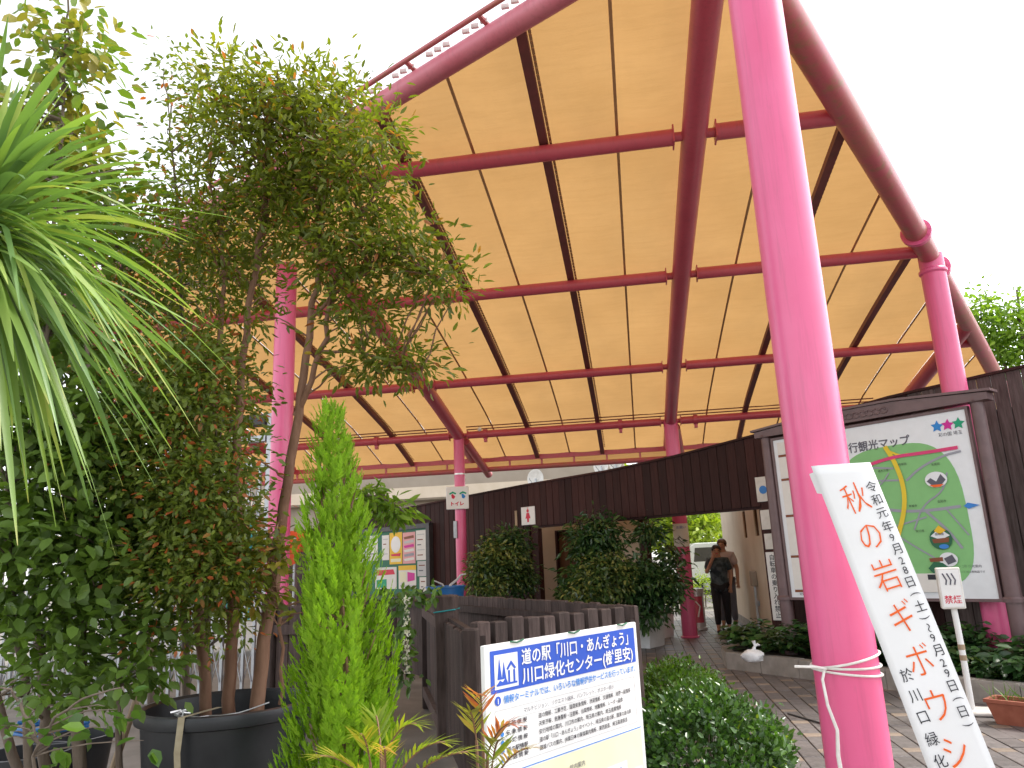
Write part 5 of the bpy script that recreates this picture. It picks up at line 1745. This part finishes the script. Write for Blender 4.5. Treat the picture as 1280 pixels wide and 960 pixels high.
tree("red_tipped_tree", "bushy tree with small green leaves and orange red tips left of tub", "tree", rbase, stems, blobs, 1250, 24, 0.090, 0.046, 0.024, L_REDTIP, BARK, red_tips(0.14), 0.15, 0.005, 260)

# ---- broad leaved multi stem shrub at far left
lb = Vector((-3.096, 3.854, 0.304))
lbase = (lb.x, lb.y, 0)
stems = [
    ([lbase, (-3.122, 3.742, 0.753), (-3.149, 3.653, 1.320), (-3.138, 3.567, 1.900), (-3.021, 3.385, 2.730), (-2.885, 3.186, 3.642)], 0.030, 0.008),
    ([(lb.x + 0.12, lb.y + 0.1, 0), (-2.932, 3.734, 0.907), (-2.839, 3.592, 1.554), (-2.849, 3.554, 2.138), (-2.818, 3.378, 2.888)], 0.036, 0.008),
    ([(lb.x + 0.02, lb.y - 0.1, 0), (-3.131, 3.574, 1.012), (-3.145, 3.419, 1.647), (-3.192, 3.358, 2.301)], 0.024, 0.007),
    ([(lb.x + 0.3, lb.y + 0.15, 0), (-2.788, 3.866, 0.884), (-2.774, 3.853, 1.380), (-2.837, 3.799, 1.991)], 0.020, 0.006),
    ([(lb.x - 0.3, lb.y + 0.3, 0), (-3.625, 3.671, 1.587), (-3.564, 3.468, 2.898)], 0.03, 0.008),
    ([(-2.885, 3.186, 3.642), (-2.834, 3.104, 4.015), (-2.786, 3.031, 4.347), (-2.769, 2.944, 4.721)], 0.009, 0.004),
    ([(-3.122, 3.742, 0.753), (-3.051, 3.509, 0.900), (-3.081, 3.392, 0.935)], 0.008, 0.004),
]
blobs = [
    ((-2.985, 3.411, 2.211), (0.52, 0.40, 0.40), 9), ((-2.842, 3.656, 2.152), (0.40, 0.34, 0.36), 6), ((-3.033, 3.437, 1.642), (0.46, 0.34, 0.28), 7), ((-2.766, 3.594, 1.592), (0.40, 0.30, 0.26), 6), ((-3.083, 3.430, 2.932), (0.45, 0.4, 0.5), 7),
    ((-2.955, 3.400, 3.573), (0.36, 0.36, 0.34), 4), ((-3.273, 3.305, 3.762), (0.30, 0.34, 0.36), 3), ((-2.793, 3.050, 4.264), (0.20, 0.2, 0.30), 1.0), ((-2.957, 3.199, 3.974), (0.24, 0.2, 0.18), 0.9), ((-2.905, 3.680, 1.150), (0.34, 0.28, 0.16), 1.6), ((-3.714, 3.496, 2.685), (0.4, 0.4, 0.8), 5), ((-2.980, 3.426, 1.291), (0.3, 0.26, 0.16), 2.6), ((-2.623, 3.600, 1.228), (0.30, 0.2, 0.2), 2.2), ((-2.810, 3.420, 0.991), (0.34, 0.16, 0.14), 1.6), ((-2.439, 3.590, 0.959), (0.16, 0.1, 0.12), 0.6),
]


def broad_tint(t, pos, off, n):
    hi = np.clip((pos[:, 2] - 2.6) / 1.0, 0, 1)
    return np.clip(t * 0.8 + hi * (0.2 + rng.random(n) * 0.5), 0, 1)


tree("broad_leaved_tree", "multi stemmed tree with oval green leaves at the left edge", "tree", lbase, stems, blobs, 520, 18, 0.090, 0.082, 0.052, L_BROAD, BARK, broad_tint, 0.3, 0.006, 240)
tree("low_shoot", "low leafy shoot with round bright leaves at bottom left", "shrub", (-2.476, 2.949, 0.573), [([(-2.476, 2.949, 0.573), (-2.425, 2.897, 0.821), (-2.248, 2.834, 0.979), (-2.021, 2.803, 1.040)], 0.008, 0.003), ([(-2.425, 2.897, 0.821), (-2.505, 2.839, 1.012), (-2.565, 2.821, 1.046)], 0.007, 0.003)],
     [((-2.352, 2.850, 0.845), (0.22, 0.1, 0.10), 4), ((-2.077, 2.823, 0.921), (0.12, 0.08, 0.10), 2), ((-2.501, 2.807, 0.928), (0.12, 0.1, 0.10), 2), ((-1.959, 2.857, 0.856), (0.05, 0.05, 0.03), 0.4)], 15, 4, 0.06, 0.075, 0.052, L_HEDGEB, BARK, None, 0.3, 0.003, 15)

stk = thing("wooden_stake", "slanting pale wooden stake propping the small trees", "stake", (rb.x - 0.15, rb.y - 0.3, 0))
q0, q1 = Vector((-2.974, 4.072, 0.340)), Vector((-2.832, 4.225, 1.093))
MB().tube([q0 - Vector(stk.location) - (q1 - q0) * 0.32, q1 - Vector(stk.location)], 0.020, 8).build("pole", WOODST, stk)
tg = thing("plant_tag", "blank white plant tag hanging from a stem", "tag", (-2.730, 3.865, 0.923), 0.1)
MB().box(-0.055, 0.055, -0.001, 0.001, 0.0, 0.088).build("card", OFFW, tg)
MB().tube([(0.0, 0, 0.086), (0.01, 0.02, 0.2)], 0.0015, 5).build("string", WOODST, tg)
for i, (p, lb_) in enumerate((((-3.836, 4.486, 0.226), "black nursery pot beneath the trees at far left"), ((-3.878, 4.918, 0.134), "black nursery pot with blue hose lying on it"))):
    o = thing("nursery_pot", lb_, "pot", (p[0], p[1], 0), 0, "black nursery pots under the trees")
    MB().lathe([(0.0, 0.0), (0.20, 0.0), (0.25, 0.40), (0.27, 0.40), (0.27, 0.435), (0.245, 0.435), (0.235, 0.36), (0.0, 0.35)], 28).build("shell", BLACKP, o, True)
p = (-3.978, 4.807, 0.529)
hs_ = thing("blue_hose", "coil of blue hose behind the stems at lower left", "hose", (p[0], p[1], 0.44))
MB().tube([(0.22 * math.cos(a) + 0.05 * math.sin(3 * a), 0.16 * math.sin(a), 0.02 + 0.018 * a / 6 + 0.03 * abs(math.sin(a * 1.3))) for a in [k * 0.35 for k in range(46)]], 0.014, 7).build("coil", BLUEP, hs_, True)

# ---- golden conifer
TH = Vector((-1.236, 3.208, 1.156))
con = thing("golden_conifer", "narrow lime green conifer standing right of the black tub", "conifer", (TH.x, TH.y, 0))
HT = 2.24


def th_r(z):
    t = z / HT
    return 0.30 * (1 - t) ** 0.60 * (0.80 + 0.20 * min(1, t / 0.2)) + 0.02


lean = lambda z: (-0.12 * (z / HT) ** 1.5, 0.0)
pos, dr_, nr_, tn, ln = [], [], [], [], []
NS = 4600
for i in range(NS):
    z = HT * (1 - (1 - random.random()) ** 0.62) * 0.97 + 0.04
    a = random.uniform(0, 2 * PI)
    # upright plumes: lobes around the cone
    lob = 0.80 + 0.20 * math.sin(3 * a + 5.0 * z) + 0.14 * math.sin(7 * a - 9.0 * z)
    r = th_r(z) * (0.45 + 0.55 * random.random() ** 0.45) * lob
    lx, ly = lean(z)
    c = np.array([r * math.cos(a) + lx, r * math.sin(a) + ly, z - 0.03])
    out = np.array([math.cos(a), math.sin(a), 0])
    ax = unit((out * random.uniform(0.25, 0.6) + np.array([0, 0, 1.0]) + rng.normal(size=3) * 0.15)[None])[0]
    fan = unit(np.cross(ax, out)[None])[0]
    L = random.uniform(0.07, 0.13) * (0.7 + 0.3 * (1 - z / HT))
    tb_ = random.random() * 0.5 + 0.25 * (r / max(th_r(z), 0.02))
    for k in range(17):
        s2 = (k // 2 + 0.5) / 8.5
        sg = 1 if k % 2 else -1
        pos.append(c + ax * L * s2 * 0.75)
        dr_.append(ax * (0.75 + 0.5 * s2) + fan * sg * (0.75 - 0.5 * s2) + rng.normal(size=3) * 0.14)
        nr_.append(out + rng.normal(size=3) * 0.3)
        ln.append(L * (0.36 - 0.16 * s2) * random.uniform(0.7, 1.2))
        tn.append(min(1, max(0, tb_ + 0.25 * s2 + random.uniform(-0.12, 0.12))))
pos, dr_, nr_, ln = np.array(pos), np.array(dr_), np.array(nr_), np.array(ln)
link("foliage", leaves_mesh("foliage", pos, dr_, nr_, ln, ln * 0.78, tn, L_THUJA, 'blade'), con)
tm = MB().tube([(0, 0, -0.02), (0, 0, 0.6), (-0.05, 0, 1.3), (-0.105, 0, 2.1)], [0.03, 0.024, 0.014, 0.003], 8)
for i in range(70):
    z = random.uniform(0.15, 1.8)
    a = random.uniform(0, 2 * PI)
    r = th_r(z + 0.15) * 0.75
    lx, _ = lean(z)
    tm.tube([(lx * 0.8, 0, z), (r * 0.6 * math.cos(a) + lx, r * 0.6 * math.sin(a), z + 0.06), (r * math.cos(a) + lx, r * math.sin(a), z + 0.2)], [0.006, 0.004, 0.002], 5, False)
tm.build("trunk", BARKR, con, True)

# ---- strap leaved cabbage palm, very near at left
CP = Vector((-1.582, 1.506, 2.385))
cab = thing("cabbage_palm", "cabbage palm with long arching strap leaves at left, nearest plant", "palm", (CP.x - 0.03, CP.y, 0))
MB().tube([(0, 0, -0.02), (0.01, 0, 0.9), (0, 0.01, 1.7), (0.03, 0, CP.z - 0.02)], [0.06, 0.052, 0.05, 0.04], 12).build("trunk", BARK, cab, True)
random.seed(12)
for i in range(340):
    a = random.uniform(0, 2 * PI)
    el = math.radians(random.choice([random.uniform(20, 75), random.uniform(-25, 35), random.uniform(-70, -10)]))
    L = random.uniform(0.40, 0.68)
    w = random.uniform(0.0065, 0.0135)
    d = Vector((math.cos(a) * math.cos(el), math.sin(a) * math.cos(el), math.sin(el)))
    if d.y < -0.55 and d.x > -0.2:
        d.y *= 0.4
        d.normalize()
    sag = random.uniform(0.05, 0.28) * (0.4 + math.cos(el))
    side_ = d.cross(Vector((0, 0, 1)))
    side_ = side_.normalized() if side_.length > 0.05 else Vector((1, 0, 0))
    tw = random.uniform(-0.7, 0.7)
    tint_l = random.choice([0.1, 0.3, 0.45, 0.5, 0.6, 0.7, 0.8, 0.86])
    vs_, fs, tv = [], [], []
    NSG = 10
    root = Vector((0.03, 0, CP.z - random.uniform(0.0, 0.12)))
    kink = random.random() < 0.15
    for k in range(NSG + 1):
        t = k / NSG
        p = root + d * (L * t) + Vector((0, 0, -sag * t * t - (0.18 * max(0, t - 0.6) if kink else 0)))
        ww = w * (0.55 + 0.9 * t if t < 0.35 else (0.865 + 0.2 * math.sin((t - 0.35) * 2)) * (1 - ((t - 0.35) / 0.65) ** 2.6)) + 0.0008
        s2 = (side_ * math.cos(tw * t) + d.cross(side_) * math.sin(tw * t))
        nn = s2.cross(d).normalized()
        vs_ += [p + s2 * ww, p - nn * ww * 0.28, p - s2 * ww]
        dead = 0.97 if (t > 0.93 and i % 3 == 0) else tint_l + random.uniform(-0.04, 0.04)
        tv += [dead] * 3
        if k:
            b = 3 * k
            fs += [(b - 3, b - 2, b + 1, b), (b - 2, b - 1, b + 2, b + 1)]
    o = MB().add(vs_, fs).build("leaf", L_CORD, cab, True)
    at = o.data.attributes.new("tint", 'FLOAT', 'POINT')
    at.data.foreach_set("value", tv)

# ---- feathery leaved shrubs at the bottom
def feather_shrub(label, base, fronds, leaf):
    o = thing("feather_leaf_shrub", label, "shrub", base)
    B = Vector(base)
    st_ = MB()
    for tip, bend, n in fronds:
        tip = Vector(tip)
        root = Vector((B.x, B.y, 0)) + Vector((random.uniform(-.04, .04), random.uniform(-.04, .04), 0))
        knee = root.lerp(tip, 0.55) + Vector((0, 0, 0.12))
        knee = Vector((root.x + (tip.x - root.x) * 0.35, root.y + (tip.y - root.y) * 0.35, tip.z - 0.10))
        st_.tube([root - B, (root.lerp(knee, 0.5)) - B, knee - B], [0.009, 0.007, 0.005], 6)
        mid = knee.lerp(tip, 0.5) + Vector((0, 0, bend))
        curve = [knee.lerp(mid, t).lerp(mid.lerp(tip, t), t) for t in [k / 12 for k in range(13)]]
        pos, dr2, nr2, ll, ti = [], [], [], [], []
        base_t = random.uniform(0.15, 0.7)
        for k in range(2, 13):
            tdir = (curve[min(k + 1, 12)] - curve[k - 1]).normalized()
            sd = tdir.cross(Vector((0, 0, 1))).normalized()
            if sd.length < 0.1:
                sd = Vector((1, 0, 0))
            for sg in (-1, 1):
                dd = tdir * 0.75 + sd * sg * (0.85 - 0.04 * k) + Vector((0, 0, 0.25 - 0.03 * k)) + Vector((random.uniform(-.1, .1), random.uniform(-.1, .1), random.uniform(-.1, .1)))
                pos.append(curve[k] - B)
                dr2.append(dd)
                nr2.append((0, 0, 1) if abs(dd.z) < 0.8 else (0, -1, 0))
                ll.append(random.uniform(0.07, 0.10) * (1.0 if k < 10 else 0.75))
                ti.append(min(1, max(0, base_t + random.uniform(-0.15, 0.15))))
        pos.append(curve[12] - B); dr2.append(curve[12] - curve[10]); nr2.append((0, 0, 1)); ll.append(0.07); ti.append(base_t)
        fo = link("frond", leaves_mesh("frond", np.array(pos), np.array(dr2, float), np.array(nr2, float), np.array(ll), np.array(ll) * 0.34, ti, leaf, 'blade'), o)
        MB().tube([c - B for c in curve], [0.003] * 13, 5).build("rachis", BARKR, fo)
    st_.build("stem", BARKR, o, True)
    return o


random.seed(31)
fr = [((-0.714, 2.395, 0.979), 0.06, 0), ((-0.618, 2.370, 0.932), 0.05, 0), ((-0.539, 2.334, 0.913), 0.04, 0), ((-0.887, 2.375, 0.955), 0.05, 0), ((-0.991, 2.318, 0.908), 0.04, 0), ((-0.764, 2.240, 0.947), 0.05, 0), ((-0.903, 2.288, 0.871), 0.04, 0), ((-0.612, 2.285, 0.857), 0.04, 0), ((-0.710, 2.217, 0.858), 0.03, 0), ((-1.067, 2.378, 0.826), 0.03, 0), ((-0.888, 2.525, 0.979), 0.04, 0)]
feather_shrub("feathery shrub with yellow green and orange fronds at the bottom centre", (*Vector((-0.853, 2.483, 0.741)).to_2d(), 0), fr, L_NAND)
fr = [((-0.525, 2.460, 1.051), 0.05, 0), ((-0.423, 2.443, 0.967), 0.05, 0), ((-0.464, 2.448, 0.921), 0.04, 0), ((-0.570, 2.519, 0.989), 0.03, 0), ((-0.372, 2.414, 0.905), 0.03, 0), ((-0.494, 2.403, 0.875), 0.03, 0), ((-0.393, 2.372, 0.850), 0.02, 0)]
feather_shrub("feathery shrub with pinkish tipped fronds in front of information sign", (*Vector((-0.548, 2.593, 0.700)).to_2d(), 0), fr, L_NANDP)

# ---- clipped shrubs beside the sign
def shrub(label, c, r, n, per, spread, ll, lw, mat, group=None, name="clipped_shrub"):
    o = thing(name, label, "shrub", (c[0], c[1], 0), 0, group)
    cc = unit(rng.normal(size=(n, 3)))
    cc[:, 2] = np.abs(cc[:, 2]) * np.where(rng.random(n) < 0.85, 1, -0.6)
    rad = 1 - 0.35 * rng.random((n, 1)) ** 2
    bumps = 1 + 0.07 * np.sin(cc[:, 0:1] * 7 + cc[:, 1:2] * 5) + 0.05 * np.sin(cc[:, 2:3] * 9 + cc[:, 0:1] * 4)
    P = cc * rad * bumps * np.array(r) + np.array([0, 0, c[2]])
    m = n * per
    base = np.repeat(P, per, 0)
    out = np.repeat(cc, per, 0)
    off = rng.normal(size=(m, 3)) * spread
    d = unit(out * 0.9 + rng.normal(size=(m, 3)) * 0.8 + np.array([0, 0, 0.35]))
    nr2 = unit(out + rng.normal(size=(m, 3)) * 0.55 + np.array([0, 0, 0.4]))
    t = np.clip(np.repeat(rng.random(n), per) * 0.5 + rng.random(m) * 0.5, 0, 1) * 0.93
    t[rng.random(m) < 0.012] = 1.0
    sc = rng.uniform(0.7, 1.25, m)
    link("foliage", leaves_mesh("foliage", base + off, d, nr2, ll * sc, lw * sc, t, mat), o)
    tm2 = MB()
    for k in range(16):
        q = P[rng.integers(n)] * np.array([0.75, 0.75, 0.9])
        tm2.tube(bent((random.uniform(-.05, .05), random.uniform(-.05, .05), -0.03), q, 4, 0.03), [0.014, 0.011, 0.008, 0.006, 0.003], 5, False)
    tm2.build("stems", BARK, o, True)
    return o


shrub("low light green clipped shrub just behind the darker one", (0.22, 6.75, 0.22), (0.42, 0.50, 0.34), 520, 12, 0.03, 0.034, 0.020, L_HEDGEB)
shrub("rounded dark green clipped shrub right of information sign", (0.30, 5.02, 0.20), (0.50, 0.55, 0.40), 720, 12, 0.035, 0.044, 0.027, L_HEDGE)

# ---- dark shrubs in the planter boxes
def box_shrub(label, base, blobs, n, mat, ll=0.11, lw=0.05):
    bl = [(np.array(c), r, w) for c, r, w in blobs]
    return tree("planter_shrub", label, "shrub", base, [([base, (base[0] + 0.05, base[1], base[2] + 0.5), (base[0], base[1] + 0.05, base[2] + 1.1)], 0.022, 0.008), ([(base[0] + 0.2, base[1], base[2]), (base[0] + 0.3, base[1], base[2] + 0.6)], 0.018, 0.007)],
                bl, n, 14, 0.10, ll, lw, mat, BARK, None, 0.45, 0.007, 60)


box_shrub("tall dark glossy shrub growing in the larger white planter", (PLA[0], PLA[1], 0.45), [
    ((-0.687, 12.720, 1.753), (0.42, 0.36, 0.40), 7), ((-0.054, 12.761, 1.124), (0.52, 0.42, 0.34), 8), ((0.241, 12.850, 0.946), (0.40, 0.40, 0.32), 6), ((0.525, 13.206, 1.378), (0.16, 0.20, 0.34), 1.2), ((0.221, 13.029, 1.916), (0.12, 0.2, 0.24), 0.8), ((-0.783, 12.665, 1.053), (0.45, 0.4, 0.35), 6), ((0.015, 12.702, 0.551), (0.34, 0.3, 0.16), 2.2)], 520, L_SCHEF, 0.13, 0.055)
box_shrub("yellow edged shrub growing below the tall dark one", (PLA[0] - 0.5, PLA[1] + 0.1, 0.0), [((-0.600, 12.252, 1.158), (0.42, 0.30, 0.36), 6), ((-0.831, 12.274, 0.921), (0.40, 0.26, 0.22), 3)], 180, L_VARIEG, 0.09, 0.045)
box_shrub("rounded yellow edged shrub beside the slim crimson column", (PLC[0], PLC[1], 0.45), [
    ((-2.460, 13.042, 1.435), (0.40, 0.34, 0.42), 8), ((-2.630, 12.990, 1.109), (0.32, 0.30, 0.32), 4), ((-2.200, 13.310, 1.354), (0.26, 0.26, 0.38), 4)], 330, L_VARIEG, 0.09, 0.045)
box_shrub("dark shrub behind the rounded yellow edged one", (PLC[0] + 0.35, PLC[1] + 0.12, 0.45), [((-2.287, 13.410, 1.743), (0.40, 0.22, 0.28), 5), ((-2.066, 13.486, 1.140), (0.20, 0.20, 0.30), 2.5)], 170, L_SCHEF, 0.11, 0.05)

# ---- flowering vine on the fence
fv = Vector((-1.966, 6.306, 1.212))
vine = thing("flowering_vine", "vine with hanging string of white flowers on the timber fence", "vine", tuple(fv))
pos, dr2, nr2, ll, ti = [], [], [], [], []
for k in range(230):
    t = random.random()
    if t < 0.4:
        p = np.array([random.uniform(-0.22, 0.30), random.uniform(-0.15, 0.12), random.uniform(-0.05, 0.07)])
    else:
        p = np.array([random.gauss(0.02, 0.05), random.gauss(-0.08, 0.04), -random.uniform(0, 0.72)])
    pos.append(p); dr2.append(rng.normal(size=3) + np.array([0.0, -0.2, -0.8])); nr2.append(rng.normal(size=3) * 0.5 + np.array([0, -1, 0.5])); ll.append(random.uniform(0.06, 0.10)); ti.append(random.random())
link("foliage", leaves_mesh("foliage", np.array(pos), np.array(dr2), np.array(nr2), np.array(ll), np.array(ll) * 0.55, ti, L_HEDGEB), vine)
pos, dr2, nr2, ll, ti = [], [], [], [], []
for k in range(15):
    z = -0.02 - k * 0.040
    for j in range(9):
        pos.append(np.array([0.055 + random.gauss(0, 0.012), -0.14 + random.gauss(0, 0.01), z + random.gauss(0, 0.012)]))
        dr2.append(rng.normal(size=3) + np.array([0, -0.6, 0])); nr2.append(np.array([0, -1, 0.3]) + rng.normal(size=3) * 0.5); ll.append(random.uniform(0.018, 0.034)); ti.append(random.random())
link("blossom", leaves_mesh("blossom", np.array(pos), np.array(dr2), np.array(nr2), np.array(ll), np.array(ll) * 0.7, ti, L_FLOWER), vine)
MB().tube([(0.25, 0.05, 0.0), (0.1, -0.03, 0.04), (0.03, -0.09, -0.1), (0.03, -0.10, -0.4), (0.03, -0.09, -0.68)], 0.005, 6).build("stem", BARK, vine)

# ---- leafy ground cover in the bed
def in_bed(x, y):
    pts = [(p.x, p.y) for p in inner] + [(b[0], b[1]) for b in back]
    c_ = False
    j = len(pts) - 1
    for i in range(len(pts)):
        xi, yi = pts[i]
        xj, yj = pts[j]
        if (yi > y) != (yj > y) and x < (xj - xi) * (y - yi) / (yj - yi) + xi:
            c_ = not c_
        j = i
    return c_


gc = []
while len(gc) < 900:
    x, y = random.uniform(0.95, 5.2), random.uniform(6.0, 11.6)
    if in_bed(x, y):
        gc.append((x, y))
pos, dr2, nr2, ll, ti = [], [], [], [], []
for x, y in gc:
    hh = 0.20 + 0.12 * math.sin(x * 5 + y * 3) + 0.08 * math.sin(y * 9)
    tb_ = random.random() * 0.5
    for k in range(12):
        an = random.uniform(0, 2 * PI)
        r = random.uniform(0.02, 0.16)
        pos.append((x + r * math.cos(an) * 0.6, y + r * math.sin(an) * 0.6, 0.16 + max(0.03, hh) * random.uniform(0.4, 1.2)))
        dr2.append((math.cos(an), math.sin(an), random.uniform(-0.5, 0.3)))
        nr2.append((random.gauss(0, .35), random.gauss(0, .35) - 0.2, 1))
        ll.append(random.uniform(0.08, 0.15))
        ti.append(min(1, tb_ + random.random() * 0.5))
gco = link("ground_cover", leaves_mesh("ground_cover", np.array(pos), np.array(dr2, float), np.array(nr2, float), np.array(ll), np.array(ll) * 0.6, ti, L_IVY))
tag(gco, "dark glossy leafy ground cover filling the kerbed bed", "ground cover", kind="stuff")
pos, dr2, nr2, ll, ti = [], [], [], [], []
tpm = Matrix.Rotation(math.radians(-42), 3, 'Z')
for k in range(60):
    q = tpm @ Vector((random.uniform(-.28, .28), random.uniform(-.09, .09), 0.18))
    pos.append(q); dr2.append((random.gauss(0, .6), random.gauss(0, .6), 1)); nr2.append((random.gauss(0, 1), random.gauss(0, 1), 0.3)); ll.append(random.uniform(0.08, 0.2)); ti.append(random.random())
tr2 = thing("trough_plant", "sparse grassy plant growing in the terracotta trough", "plant", tp.location)
link("foliage", leaves_mesh("foliage", np.array(pos, float), np.array(dr2, float), np.array(nr2, float), np.array(ll), np.array(ll) * 0.15, ti, L_HEDGEB, 'blade'), tr2)

# ---- trees and hedge beyond
lh = thing("lime_hedge", "sunlit lime green hedge seen through the passage", "hedge", (2.2, 23.0, 0))
hb = [((0.4 * k - 2.4, 0.0, 0.50), (0.35, 0.45, 0.48), 1.0) for k in range(14)]
canopy_leaves("foliage", [(np.array(c), np.array(r), w) for c, r, w in hb], 460, 14, 0.08, 0.07, 0.045, L_LIME, lh, None, 0.1)
tm2 = MB()
for k in range(14):
    tm2.tube([(0.4 * k - 2.4, 0, -0.03), (0.4 * k - 2.38, 0.05, 0.6)], [0.02, 0.008], 6)
tm2.build("stems", BARK, lh)


def far_tree(label, x, y, h, r, n, mat=L_FAR, trunk=0.12, z0=0.35, group="trees beyond the canopy", ll=0.22):
    base = (x, y, 0)
    bl = []
    for k in range(9):
        a = random.uniform(0, 2 * PI)
        q = random.random() ** 0.6 * r * 0.65
        bl.append(((x + q * math.cos(a), y + q * math.sin(a), h * random.uniform(z0 + 0.12, 0.88)), (r * random.uniform(.35, .55), r * random.uniform(.35, .55), h * random.uniform(.10, .17)), 1))
    st2 = [([base, (x + 0.1, y, h * 0.3), (x - 0.1, y + 0.1, h * 0.6), (x, y, h * 0.9)], trunk, 0.03)]
    for k in range(4):
        b = bl[k][0]
        st2.append(([(x + 0.05, y, h * (0.3 + 0.06 * k)), ((x + b[0]) / 2, (y + b[1]) / 2, (h * 0.4 + b[2]) / 2), b], trunk * 0.5, 0.02))
    return tree("broadleaf_tree", label, "tree", base, st2, bl, n, 18, 0.28, ll, ll * 0.55, mat, BARK, None, 0.3, 0.02, 60, group=group)


random.seed(44)
far_tree("pale green tree rising behind the plank wall at right edge", 11.6, 23.0, 9.6, 2.3, 420)
far_tree("tree showing to the right of the far canopy corner", 13.6, 21.5, 8.2, 2.2, 380, L_BROAD)
far_tree("sunlit tree seen through the passage beside the column", 3.2, 36.0, 7.5, 3.2, 420, L_LIME, 0.16, 0.16, ll=0.3)
far_tree("leaning trunked tree seen above heads of the people in passage", 4.6, 27.5, 6.0, 2.0, 260, L_FAR, 0.15, 0.30)
far_tree("far sunlit tree at left side of passage view", 0.4, 38.0, 7.0, 3.0, 360, L_LIME, 0.16, 0.16, ll=0.3)
far_tree("far tree beyond the stall at left", -17.0, 34.0, 5.5, 3.0, 240, L_FAR, 0.16, 0.2, ll=0.3)
